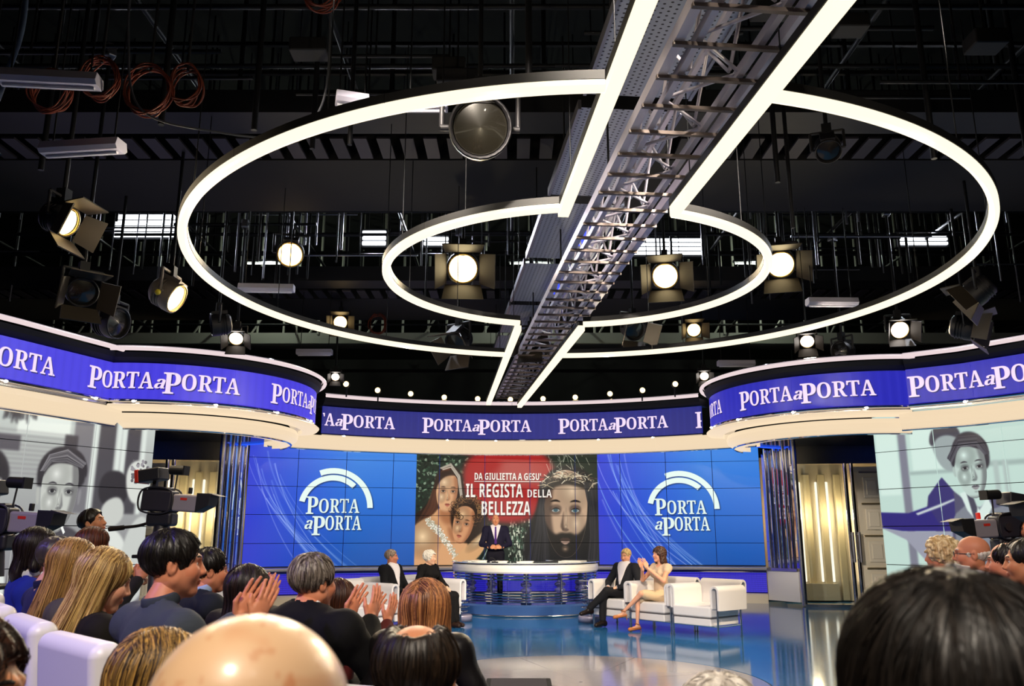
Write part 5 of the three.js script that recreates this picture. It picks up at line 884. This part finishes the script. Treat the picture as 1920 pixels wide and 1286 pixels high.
function person(o) {
  const sit = o.pose !== 'stand', t = thing('person', o.label, 'person', o.pos, rad(o.yaw ?? 0), o.group);
  const top = o.top ?? (sit ? 1.33 : 1.75), ref = sit ? 1.33 : 1.76, base = sit ? 0.47 : 0, q = (top - base) / (ref - base), Y = (y) => (y > base ? base + (y - base) * q : y);
  const lean = o.lean ?? 0, bend = (p) => { const k = Math.max(0, p[1] - (sit ? 0.52 : 0.95)); return [p[0], Y(p[1]), p[2] + lean * k]; };
  const B = o.build ?? 1, h = o.cell ?? 0.015, fem = !!o.fem, sw = (fem ? 0.165 : 0.195) * B;
  const up = sit ? 0 : 0.43;   // torso height above the seated one
  const J = (p) => bend([p[0], p[1] + up, p[2]]);
  const pelvis = J([0, 0.55, -0.02]), waist = J([0, 0.7, -0.015]), chest = J([0, 0.92, -0.02]), neck = J([0, 1.08, -0.035]), head = J([0, 1.212, 0.005]);
  head[1] = top - 0.125;
  const sho = (s) => J([s * sw, 1.0, -0.035]);
  const arms = [-1, 1].map((s) => { const a = ARMS[(o.arms ?? ['lap', 'lap'])[s < 0 ? 0 : 1]]; const m = (p) => bend([s * p[0], p[1], p[2]]); return { s, sh: sho(s), e: m(a.e), w: m(a.w), d: [s * a.d[0], a.d[1], a.d[2]], u: [s * a.u[0], a.u[1], a.u[2]], k: a.k }; });
  const legs = [-1, 1].map((s) => { const hip = [s * 0.095, sit ? 0.53 : 0.92 * q, -0.01]; if (!sit) return { s, hip, k: [s * 0.1, 0.5 * q, 0.015], a: [s * 0.1, 0.09, -0.02], t: [s * 0.12, 0.04, 0.13] }; return { s, hip, ...LEGS[o.legs ?? 'sit'](s) }; });
  const belly = o.belly ?? 0;
  const torso = (e) => [cap(pelvis, waist, 0.155 * B + e, (fem ? 0.125 : 0.15) * B + e, 0.72), cap(waist, chest, (fem ? 0.125 : 0.15 + belly) * B + e, (fem ? 0.145 : 0.165) * B + e, 0.66), cap(sho(-1), sho(1), 0.062 * B + e, 0.062 * B + e, 1), cap(chest, neck, 0.13 * B + e, 0.055 + e * 0.6, 0.7)];
  const bust = fem ? [(x, y, z) => ell(Math.abs(x), y, z, [0.075, chest[1] - 0.02, chest[2] + 0.095], [0.065, 0.065, 0.055])] : [];
  const arm = (a, e, cut = 1) => { const w = [mix(a.e[0], a.w[0], cut), mix(a.e[1], a.w[1], cut), mix(a.e[2], a.w[2], cut)]; return [cap(a.sh, a.e, (fem ? 0.044 : 0.054) * B + e, (fem ? 0.036 : 0.043) * B + e), cap(a.e, w, (fem ? 0.036 : 0.043) * B + e, mix(fem ? 0.036 : 0.043, 0.026, cut) * B + e)]; };
  const leg = (l, e) => [cap(l.hip, l.k, (fem ? 0.085 : 0.088) * B + e, 0.056 * B + e), cap(l.k, l.a, 0.055 * B + e, 0.036 + e)];
  const foot = (l, e) => [cap([l.a[0], l.a[1] - 0.02, l.a[2] - 0.03], l.t, 0.036 + e, 0.026 + e)];
  const bounds = (pts, m) => [[0, 1, 2].map((k) => Math.min(...pts.map((p) => p[k])) - m), [0, 1, 2].map((k) => Math.max(...pts.map((p) => p[k])) + m)];
  const allPts = [pelvis, waist, chest, neck, ...arms.flatMap((a) => [a.sh, a.e, a.w]), ...legs.flatMap((l) => [l.hip, l.k, l.a, l.t])];
  const fold = (amp) => (x, y, z) => (vnoise(x * 11 + (o.seed ?? 0), y * 9, z * 11) - 0.5) * amp + (vnoise(x * 30, y * 22, z * 30) - 0.5) * amp * 0.4;
  // body
  const bare = (name) => (o.bare || []).includes(name);
  const core = union([...torso(-0.012), ...arms.flatMap((a) => arm(a, bare('arms') ? 0 : -0.008)), ...(o.nolegs ? [] : legs.flatMap((l) => [...leg(l, bare('legs') ? -0.012 : -0.014), ...foot(l, -0.008)])), ...bust.map((b) => (x, y, z) => b(x, y, z) + 0.012), cap(neck, [head[0], head[1] - 0.08, head[2] - 0.02], fem ? 0.05 : 0.058, fem ? 0.045 : 0.052)], 0.03);
  const [lo, hi] = bounds(allPts.concat([[head[0], head[1], head[2]]]), 0.19);
  const geos = [whiten(nets(core, lo, hi, bare('legs') ? Math.min(h, 0.012) : h))];
  const hm = new THREE.Matrix4().makeRotationFromEuler(new THREE.Euler(rad(o.headPitch ?? 0), rad(o.headYaw ?? 0), rad(o.headRoll ?? 0), 'YXZ')).setPosition(...head);
  const hs = o.headSize ?? 1; hm.scale(V(hs, hs, hs));
  const hg = headGeo(fem, o.fine ?? 0.006, o.wide ?? 1).clone();
  if (o.blotch) { const p = hg.attributes.position, c = hg.attributes.color; for (let i = 0; i < p.count; i++) { const n = smooth(0.62, 0.78, vnoise(p.getX(i) * 38, p.getY(i) * 38, p.getZ(i) * 38 + 4)), m = smooth(0.74, 0.8, vnoise(p.getX(i) * 110, p.getY(i) * 110, p.getZ(i) * 110)); c.setXYZ(i, c.getX(i) * (1 - 0.05 * n - 0.1 * m), c.getY(i) * (1 - 0.16 * n - 0.25 * m), c.getZ(i) * (1 - 0.2 * n - 0.3 * m)); } }
  geos.push(hg.applyMatrix4(hm));
  for (const a of arms) { const g = handGeo(a.k).clone().applyMatrix4(basis(a.w, a.d, a.u, -a.s)); geos.push(whiten(a.s > 0 ? flipped(g) : g)); }
  const merged = mergeGeometries(geos); part('body', merged, o.shiny ? new THREE.MeshPhysicalMaterial({ color: C(o.skin), roughness: 0.45, vertexColors: true, clearcoat: 0.6, clearcoatRoughness: 0.22 }) : skinMat(o.skin ?? 0xd09a7a), t);
  // eyes and brows
  for (const s of [-1, 1]) {
    const e = part('eye', new THREE.SphereGeometry(0.0098, 12, 10).translate(s * 0.029, 0.006, 0.073).applyMatrix4(hm), mat(0xe8e4e0, 0.2), t); part('iris', new THREE.SphereGeometry(0.0062, 10, 8).translate(s * 0.029, 0.006, 0.0775).applyMatrix4(hm), mat(0x2a1c14, 0.2), e);
    part('brow', tube([[s * 0.013, 0.029, 0.0925], [s * 0.03, 0.034, 0.086], [s * 0.046, 0.03, 0.0735]], 0.0042, 10, 6).applyMatrix4(hm), mat(o.browColor ?? o.hair?.color ?? 0x3a2a20, 0.7), t);
  }
  // clothes
  const c = o.top_ ?? {}, sl = c.sleeve ?? 0.93, e = c.loose ?? 0.014, F = fold(c.fold ?? 0.012);
  const neckY = neck[1] - (c.neck ?? 0.0);
  const topList = [...torso(e), ...bust, ...(sl > 0.5 ? arms.flatMap((a) => arm(a, e + 0.002, sl)) : sl > 0 ? arms.map((a) => cap(a.sh, [mix(a.sh[0], a.e[0], sl * 2), mix(a.sh[1], a.e[1], sl * 2), mix(a.sh[2], a.e[2], sl * 2)], 0.062 * B + e, 0.055 * B + e)) : [])];
  const hem = (c.hem ?? (sit ? 0.48 : 0.84)) - 0.0, topU = union(topList, 0.035);
  const topF = (x, y, z) => { let d = topU(x, y, z); if (d < 0.05) d += F(x, y, z); d = Math.max(d, hem - y); return smax(d, -cap([neck[0], neckY - 0.03, neck[2] + 0.01], [head[0], head[1] - 0.05, head[2]], 0.062, 0.08)(x, y, z), 0.006); };
  const tl = bounds([pelvis, waist, chest, neck, ...arms.flatMap((a) => [a.sh, a.e, a.w])], 0.2);
  const topMesh = part(c.name ?? 'jacket', nets(topF, tl[0], tl[1], h), clothMat(c.color ?? 0x1a1a1e, c.rough), t);
  if (c.collar !== undefined) part('collar', new THREE.TorusGeometry(0.06, 0.01, 8, 24).scale(1, 1, 2.6).rotateX(Math.PI / 2 - 0.25).translate(neck[0], neck[1] + 0.012, neck[2] + 0.005), clothMat(c.collar), topMesh);
  if (c.shirt !== undefined) {
    const vy = chest[1] - (c.vdepth ?? 0.14), inner = union([...torso(e + 0.012), ...bust], 0.035);
    const sf = (x, y, z) => Math.max(inner(x, y, z), (Math.abs(x) - (y - vy) * 0.3 - 0.004), chest[2] - z, -cap([neck[0], neck[1], neck[2]], head, 0.05, 0.06)(x, y, z));
    part('shirt', nets(sf, [-0.14, vy - 0.03, -0.2], [0.14, neck[1] + 0.08, 0.32], 0.009), clothMat(c.shirt), t);
    if (c.tie !== undefined) { const tf = (x, y, z) => Math.max(inner(x, y, z) - 0.01, Math.abs(x) - 0.018 - 0.07 * Math.max(0, neck[1] - 0.03 - y) * 0.35, chest[2] - z, y - neck[1] + 0.015); part('tie', nets(tf, [-0.08, vy - 0.02, -0.1], [0.08, neck[1] + 0.02, 0.34], 0.008), clothMat(c.tie), t); }
  }
  if (c.cuff !== undefined) for (const a of arms) part('cuff', rod(a.w.map((v, k) => mix(a.e[k], v, 0.9)), a.w.map((v, k) => mix(a.e[k], v, 1.0)), 0.036, 14), clothMat(c.cuff), t);
  const b = o.bottom ?? {};
  if (!o.nolegs) {
    const bl = bounds([pelvis, ...legs.flatMap((l) => [l.hip, l.k, l.a])], 0.19), G = fold(0.012);
    if (b.type === 'skirt') { const u = union([...legs.map((l) => cap(l.hip, [mix(l.hip[0], l.k[0], 0.86), mix(l.hip[1], l.k[1], 0.86), mix(l.hip[2], l.k[2], 0.86)], 0.1, 0.075)), cap(pelvis, [0, pelvis[1] - 0.05, 0], 0.16, 0.15, 0.75)], 0.06); part('skirt', nets((x, y, z) => { const d = u(x, y, z); return d < 0.05 ? d + G(x, y, z) * 0.5 : d; }, bl[0], bl[1], h), clothMat(b.color), t); }
    else { const wide = b.wide ?? 0, u = union([...legs.flatMap((l) => [cap(l.hip, l.k, 0.1 * B, 0.07 + wide), cap(l.k, [mix(l.k[0], l.a[0], 0.95), mix(l.k[1], l.a[1], 0.95), mix(l.k[2], l.a[2], 0.95)], 0.07 + wide, 0.056 + wide)]), cap(pelvis, [0, pelvis[1] - 0.04, -0.01], 0.165 * B, 0.15 * B, 0.78)], 0.025); part('trousers', nets((x, y, z) => { const d = u(x, y, z); return d < 0.05 ? d + G(x, y, z) : d; }, bl[0], bl[1], h), clothMat(b.color ?? 0x16161a), t); }
    for (const l of legs) {
      const H = [l.a[0], l.a[1] - 0.05, l.a[2] - 0.05], sb = bounds([l.a, l.t, H], 0.08);
      if (b.heels) { const u = union([cap(H, l.t, 0.026, 0.03)], 0.02); part('shoe', [nets((x, y, z) => Math.max(u(x, y, z), y - mix(l.t[1], l.a[1], 0.55)), sb[0], sb[1], 0.008), rod([l.a[0], l.a[1] - 0.05, l.a[2] - 0.055], [l.a[0], Math.max(0.0, l.a[1] - 0.13), l.a[2] - 0.075], 0.008), new THREE.TorusGeometry(0.04, 0.007, 6, 16).rotateX(1.2).translate(l.a[0], l.a[1] + 0.01, l.a[2])], clothMat(b.shoe ?? 0xb0744a, 0.4), t); }
      else { const u = union([cap([l.a[0], l.a[1] - 0.03, l.a[2] - 0.03], l.t, 0.05, 0.036), cap(l.a, H, 0.04, 0.045)], 0.03); part('shoe', nets((x, y, z) => Math.max(u(x, y, z), y - l.a[1] - 0.02), sb[0], sb[1], 0.01), clothMat(b.shoe ?? 0x0c0c0e, 0.3), t); }
    }
  }
  if (o.hair) {
    const hr = part('hair', hairGeo(o.hair, o.hairFine ?? Math.max(o.fine ?? 0.006, 0.005)).applyMatrix4(hm), hairMat, t);
    if (o.strands) part('hair_strands', strandGeo(o.hair, o.strands, o.strandR ?? 0.0016, (o.hair.seed ?? 1) + 7).applyMatrix4(hm), hairMat, hr).userData.kind = 'stuff';
  }
  if (o.glasses) { const gp = []; for (const s of [-1, 1]) { gp.push(new THREE.TorusGeometry(0.021, 0.0022, 6, 20).scale(1.1, 0.8, 1).translate(s * 0.031, 0.004, 0.104), rod([s * 0.054, 0.008, 0.1], [s * 0.082, 0.006, -0.01], 0.0022, 6)); } gp.push(rod([-0.009, 0.006, 0.105], [0.009, 0.006, 0.105], 0.0022, 6)); part('glasses', gp.map((g) => g.applyMatrix4(hm)), M.plastic, t); }
  if (o.extra) o.extra(t, { head, hm, arms, chest, neck, pelvis, J });
  return t;
}
// ------------------------------------------------------------------ on stage
const SK = { fair: 0xdba184, warm: 0xcf8e68, ruddy: 0xc98263, pale: 0xe2b294, tan: 0xbd7d58 };
person({ label: 'presenter standing behind the desk in navy suit and purple tie', pose: 'stand', pos: [-0.36, 0.22, -18.55], yaw: 2, top: 1.76, build: 1.06, arms: ['clasp', 'clasp'], skin: SK.warm, headYaw: 2, fine: 0.006, belly: 0.02,
  top_: { color: 0x1c1a30, shirt: 0xe6dfe6, tie: 0x4a2a78, cuff: 0xe8e4e8, hem: 0.82, vdepth: 0.2 }, bottom: { color: 0x14131f }, hair: { type: 'bald', color: 0x6a4a34, thick: 0.008 }, browColor: 0x4a3626 });
person({ label: 'seated fair haired man in dark jacket with legs crossed', pos: [1.96, 0, -15.22], yaw: -48, top: 1.3, lean: -0.16, build: 1.04, arms: ['rest', 'rest'], legs: 'cross', skin: SK.fair, headYaw: 8, headPitch: 8,
  top_: { color: 0x1b1c22, shirt: 0xd4cfd6, collar: 0xcfc9cf, vdepth: 0.24, cuff: 0xd8d4da }, bottom: { color: 0x17171b, shoe: 0x1a1210 }, hair: { type: 'short', color: 0xb99a68, streak: 0xd8c08c, thick: 0.012 }, browColor: 0x9a7a50 });
person({ label: 'seated woman in sleeveless beige dress clapping with legs crossed', fem: true, pos: [2.5, 0, -14.5], yaw: -58, top: 1.34, arms: ['clap', 'clap'], legs: 'cross', skin: SK.fair, headYaw: -12, headPitch: -3, bare: ['arms', 'legs'], cell: 0.013,
  top_: { name: 'dress_top', color: 0xcdb39a, sleeve: 0.12, loose: 0.006, neck: 0.1, fold: 0.006 }, bottom: { type: 'skirt', color: 0xcdb493, heels: true, shoe: 0xa8683e }, hair: { type: 'bob', color: 0x2e1a12, streak: 0x5a3420, length: 0.14, thick: 0.026, curly: 0.7, sideR: 0.04, width: 0.085 } });
person({ label: 'seated grey haired man in black jacket turned towards the desk', pos: [-1.98, 0, -14.5], yaw: 62, top: 1.3, lean: -0.12, build: 1.05, arms: ['lap', 'lap'], skin: SK.ruddy, headYaw: 28,
  top_: { color: 0x0c0c10, shirt: 0xe9e4e8, vdepth: 0.22 }, bottom: { color: 0x0e0e12 }, hair: { type: 'short', color: 0x6a5644, streak: 0x9a8a7c, thick: 0.01 } });
person({ label: 'seated white haired elderly woman in black beside the desk', fem: true, pos: [-1.45, 0, -15.18], yaw: 58, top: 1.27, lean: -0.02, build: 1.1, arms: ['rest', 'rest'], legs: 'tucked', skin: SK.pale, headYaw: 14, bare: [],
  top_: { color: 0x0d0c0e }, bottom: { color: 0x0d0c0e, wide: 0.02, shoe: 0x2a1c18 }, hair: { type: 'curly', color: 0xd8d2c6, thick: 0.022 }, browColor: 0xa89a8c });
person({ label: 'camera operator in black looking up beside the studio camera', pose: 'stand', pos: [-3.72, 0, -7.5], yaw: 86, top: 1.78, arms: ['pan', 'pan'], skin: SK.warm, headYaw: 4, headPitch: -16, fine: 0.005,
  top_: { color: 0x111114 }, bottom: { color: 0x14141a }, hair: { type: 'short', color: 0x1a120e, thick: 0.014 },
  extra: (t, q) => part('headset', [new THREE.TorusGeometry(0.098, 0.007, 8, 28, Math.PI).translate(0, 0.035, -0.01).applyMatrix4(q.hm), cyl(0.03, 0.03, 0.02, [0.088, 0, -0.01], [0, 0, Math.PI / 2]).applyMatrix4(q.hm), tube([[0.085, -0.02, 0], [0.075, -0.06, 0.06], [0.03, -0.07, 0.11]], 0.004, 16, 6).applyMatrix4(q.hm)], M.black, t) });

// ------------------------------------------------------------------ audience on the platform; head tops as measured above the stage floor
function sitter(o) {   // x, z of the head, crown height H above the stage
  const lean = o.lean ?? 0.05, yaw = rad(o.yaw), top = o.H - PL - 0.0, k = lean * 0.66, dx = Math.sin(yaw) * k, dz = Math.cos(yaw) * k;
  const pos = [o.x - dx, PL, o.z - dz];
  if (o.chair) tub(o.chair, pos[0], pos[2], yaw, o.chairH);
  return person({ ...o, pos, top, lean });
}
sitter({ strands: 900, strandR: 0.0013, label: 'dark haired young man in charcoal suit clapping, seen from behind', x: -1.3, z: -3.28, H: 1.575, yaw: 136, headYaw: -22, arms: ['clap', 'clap'], build: 1.05, skin: SK.ruddy, fine: 0.004, cell: 0.012, chair: 'white audience chair of the man in charcoal suit', chairH: 1.02,
  top_: { color: 0x3c424c, collar: 0x343a44 }, bottom: { color: 0x1a1c22 }, hair: { type: 'short', color: 0x14100e, thick: 0.014, rough: 0.005, seed: 3 }, hairFine: 0.0035, seed: 2 });
sitter({ strands: 900, strandR: 0.0016, label: 'woman with very long blonde streaked hair over the chair back', fem: true, x: -1.76, z: -3.7, H: 1.49, yaw: 131, headYaw: -12, headPitch: 14, lean: -0.02, arms: ['phone', 'phone'], skin: SK.fair, fine: 0.005, cell: 0.014, chair: 'white audience chair with long blonde hair hanging over it', chairH: 1.04,
  top_: { color: 0x16130f }, bottom: { color: 0x15151a }, hair: { type: 'long', color: 0x6e4c26, streak: 0xd8b878, length: 0.5, thick: 0.018, rough: 0.005, sides: 0.7, width: 0.085, lean: -0.02, seed: 5 }, hairFine: 0.0042 });
sitter({ strands: 600, strandR: 0.002, label: 'woman with straight light brown hair in grey behind the blonde', fem: true, x: -2.16, z: -4.21, H: 1.53, yaw: 130, headYaw: -4, headPitch: 6, skin: SK.fair, chair: 'white audience chair of the woman with straight light brown hair', chairH: 1.06,
  top_: { color: 0x4a4640 }, bottom: { color: 0x1a1a1e }, hair: { type: 'long', color: 0x6a4a28, streak: 0xb08a50, length: 0.36, thick: 0.016, rough: 0.005, width: 0.09, seed: 8 }, hairFine: 0.005 });
sitter({ label: 'boy with cropped hair in blue hooded top', x: -2.54, z: -4.77, H: 1.55, yaw: 128, headYaw: 8, skin: SK.fair, build: 0.92, chair: 'white audience chair of the boy in blue hooded top', chairH: 1.08,
  top_: { name: 'hooded_top', color: 0x25264e, collar: 0x1a1b3a }, bottom: { color: 0x1a1c2a }, hair: { type: 'short', color: 0x3a3430, thick: 0.006 } });
sitter({ strands: 300, strandR: 0.002, label: 'person with dark hair in blue jacket with white collar', x: -2.91, z: -5.22, H: 1.59, yaw: 126, headYaw: 0, skin: SK.tan, chair: 'white audience chair at the far end by the blue jacket', chairH: 1.08,
  top_: { color: 0x1c2a80, collar: 0xd8dae4 }, bottom: { color: 0x16161c }, hair: { type: 'bob', color: 0x1c120e, length: 0.12, thick: 0.02, seed: 12 } });
sitter({ strands: 300, strandR: 0.002, label: 'woman with short reddish brown hair clapping past the blondes', fem: true, x: -3.04, z: -6.17, H: 1.6, yaw: 122, headYaw: 4, arms: ['clap', 'clap'], skin: SK.ruddy, top_: { color: 0x18161a }, bottom: { color: 0x121216 }, hair: { type: 'bob', color: 0x3c1c10, streak: 0x6a3218, length: 0.08, thick: 0.02, seed: 14 } });
sitter({ strands: 500, strandR: 0.0016, label: 'man with black hair clapping beyond the charcoal suit', x: -1.79, z: -5.05, H: 1.475, yaw: 130, headYaw: -8, arms: ['clap', 'clap'], skin: SK.ruddy, top_: { color: 0x1c2028, collar: 0x9ab0d8 }, bottom: { color: 0x16161c }, hair: { type: 'short', color: 0x120e0c, thick: 0.016, seed: 21 }, fine: 0.005 });
sitter({ strands: 400, strandR: 0.002, label: 'woman with straight black hair clapping next to the grey haired man', fem: true, x: -1.33, z: -4.35, H: 1.4, yaw: 140, headYaw: 0, arms: ['clap', 'clap'], skin: SK.tan, top_: { color: 0x120f12 }, bottom: { color: 0x121216 }, hair: { type: 'long', color: 0x100b0c, streak: 0x2a1a18, length: 0.3, thick: 0.018, seed: 25 }, fine: 0.005 });
sitter({ strands: 900, strandR: 0.0012, label: 'broad grey haired man in black suit seen from behind', x: -0.895, z: -3.86, H: 1.475, yaw: 150, headYaw: -6, build: 1.16, arms: ['clap', 'clap'], skin: SK.ruddy, fine: 0.004, cell: 0.013, chair: 'white audience chair hidden behind the broad man in black suit', chairH: 0.8,
  top_: { color: 0x0a0a0d, collar: 0xd8dae0 }, bottom: { color: 0x121216 }, hair: { type: 'short', color: 0x3a302a, streak: 0x8a8078, thick: 0.012, rough: 0.004, seed: 31 }, hairFine: 0.0035 });
sitter({ strands: 300, strandR: 0.002, label: 'woman with dark brown hair and red hands behind the grey haired man', fem: true, x: -0.96, z: -4.78, H: 1.31, yaw: 146, arms: ['clap', 'clap'], skin: SK.ruddy, top_: { color: 0x4a1416 }, bottom: { color: 0x121216 }, hair: { type: 'long', color: 0x2a140c, streak: 0x4a2614, length: 0.26, thick: 0.016, seed: 36 } });
sitter({ strands: 900, strandR: 0.0016, label: 'woman with smooth strawberry blonde hair in black jacket', fem: true, x: -0.37, z: -3.74, H: 1.355, yaw: 158, headYaw: 4, skin: SK.fair, fine: 0.005, cell: 0.014, chair: 'white audience chair of the strawberry blonde woman', chairH: 0.78,
  top_: { color: 0x100e10, rough: 0.45 }, bottom: { color: 0x121216 }, hair: { type: 'bob', color: 0x5e3524, streak: 0xb07848, length: 0.19, thick: 0.024, width: 0.1, sides: 0.9, sideR: 0.045, rough: 0.004, seed: 41 }, hairFine: 0.004 });
sitter({ strands: 1400, strandR: 0.0008, label: 'balding man with shiny crown in front of the strawberry blonde', x: -0.2, z: -1.84, H: 1.385, yaw: 174, headPitch: 10, skin: SK.tan, fine: 0.004, chair: 'white audience chair of the man with shiny crown', chairH: 0.72,
  top_: { color: 0x2a1820 }, bottom: { color: 0x121216 }, hair: { type: 'balding', color: 0x140e0b, streak: 0x2e2218, thick: 0.01, rough: 0.0015, lump: 0.4, seed: 51 }, hairFine: 0.003 });
sitter({ shiny: true, blotch: true, strands: 400, strandR: 0.0005, label: 'bald man right in front of the viewer, freckled scalp', x: -0.225, z: -0.76, H: 1.505, yaw: 176, headPitch: 14, skin: 0xeec49a, fine: 0.003, wide: 1.14, top_: { color: 0x3a3436 }, bottom: { color: 0x121216 }, hair: { type: 'bald', color: 0xb9a48c, thick: 0.006, rough: 0.004, seed: 61 }, hairFine: 0.003 });
sitter({ strands: 1000, strandR: 0.0012, label: 'head with brown and blonde streaked hair beside the bald man', fem: true, x: -0.8, z: -2.0, H: 1.335, yaw: 150, headPitch: 10, skin: SK.fair, fine: 0.004, 
  top_: { color: 0x2a2622 }, bottom: { color: 0x121216 }, hair: { type: 'long', color: 0x3c2818, streak: 0xb8904c, length: 0.3, thick: 0.02, rough: 0.002, seed: 71 }, hairFine: 0.0035 });
sitter({ strands: 700, strandR: 0.0012, label: 'woman in profile with dark hair at the picture corner', fem: true, x: -0.865, z: -1.36, H: 1.44, yaw: 92, headYaw: 6, skin: SK.tan, fine: 0.0035, top_: { color: 0x1a1416 }, bottom: { color: 0x121216 }, hair: { type: 'long', color: 0x1a0e0a, streak: 0x3a2014, length: 0.3, thick: 0.016, faceW: 0.08, seed: 76 }, hairFine: 0.0035 });
sitter({ strands: 2600, strandR: 0.0007, label: 'large dark haired head close to the viewer at the right', x: 0.4, z: -0.8, H: 1.52, yaw: 182, skin: SK.warm, fine: 0.004, top_: { color: 0x141012 }, bottom: { color: 0x121216 }, hair: { type: 'short', color: 0x0f0b0a, streak: 0x2a2420, thick: 0.02, lump: 0.4, rough: 0.003, seed: 81 }, hairFine: 0.0026 });
sitter({ strands: 1200, strandR: 0.0008, label: 'white haired head low at the bottom of the picture', x: 0.4, z: -1.72, H: 1.295, yaw: 180, skin: SK.pale, fine: 0.004, top_: { color: 0x4a4648 }, bottom: { color: 0x121216 }, hair: { type: 'short', color: 0xa8a096, streak: 0xc8c2b8, thick: 0.012, seed: 86 } });
sitter({ label: 'woman with curly blonde hair among the listeners by the far cameras', fem: true, x: 3.05, z: -6.05, H: 1.535, yaw: -132, headYaw: -8, skin: SK.ruddy, top_: { color: 0x3a2a2a }, bottom: { color: 0x121216 }, hair: { type: 'curly', color: 0xb89868, streak: 0xe0cca0, thick: 0.026, seed: 91 }, fine: 0.005 });
sitter({ label: 'elderly bald man with glasses and white beard', x: 3.0, z: -5.55, H: 1.56, yaw: -120, headYaw: 4, skin: SK.ruddy, glasses: true, top_: { color: 0x26262c, collar: 0xd8d4d6 }, bottom: { color: 0x121216 }, hair: { type: 'bald', color: 0xc9c4bc, thick: 0.008, seed: 95 }, fine: 0.005,
  extra: (t, q) => part('beard', nets((x, y, z) => Math.max(headField(false)(x, y, z) - 0.007, y + 0.05 + 0.3 * Math.abs(x), -0.1 - y - 0.02, 0.02 - z), [-0.1, -0.14, -0.02], [0.1, 0, 0.14], 0.005).applyMatrix4(q.hm), mat(0xcfcac2, 0.9), t) });
sitter({ strands: 300, strandR: 0.002, label: 'balding man with dark back hair at the right edge', x: 2.98, z: -5.14, H: 1.52, yaw: -124, headYaw: 0, skin: SK.ruddy, top_: { color: 0x2a1e1a }, bottom: { color: 0x121216 }, hair: { type: 'balding', color: 0x1a1412, thick: 0.012, seed: 97 }, fine: 0.005 });
sitter({ label: 'dark haired man cut off by the right picture edge', x: 2.85, z: -4.73, H: 1.535, yaw: -118, headYaw: 0, skin: SK.tan, top_: { color: 0x14141a }, bottom: { color: 0x121216 }, hair: { type: 'short', color: 0x120e0c, thick: 0.014, seed: 99 }, fine: 0.005 });
person({ label: 'standing camera operator at the right picture edge', pose: 'stand', pos: [4.35, 0, -7.05], yaw: -80, top: 1.72, arms: ['pan', 'pan'], skin: SK.ruddy, top_: { color: 0x0e0e12 }, bottom: { color: 0x121216 }, hair: { type: 'short', color: 0x0e0a0a, thick: 0.014 } });
renderer.render(scene, camera);
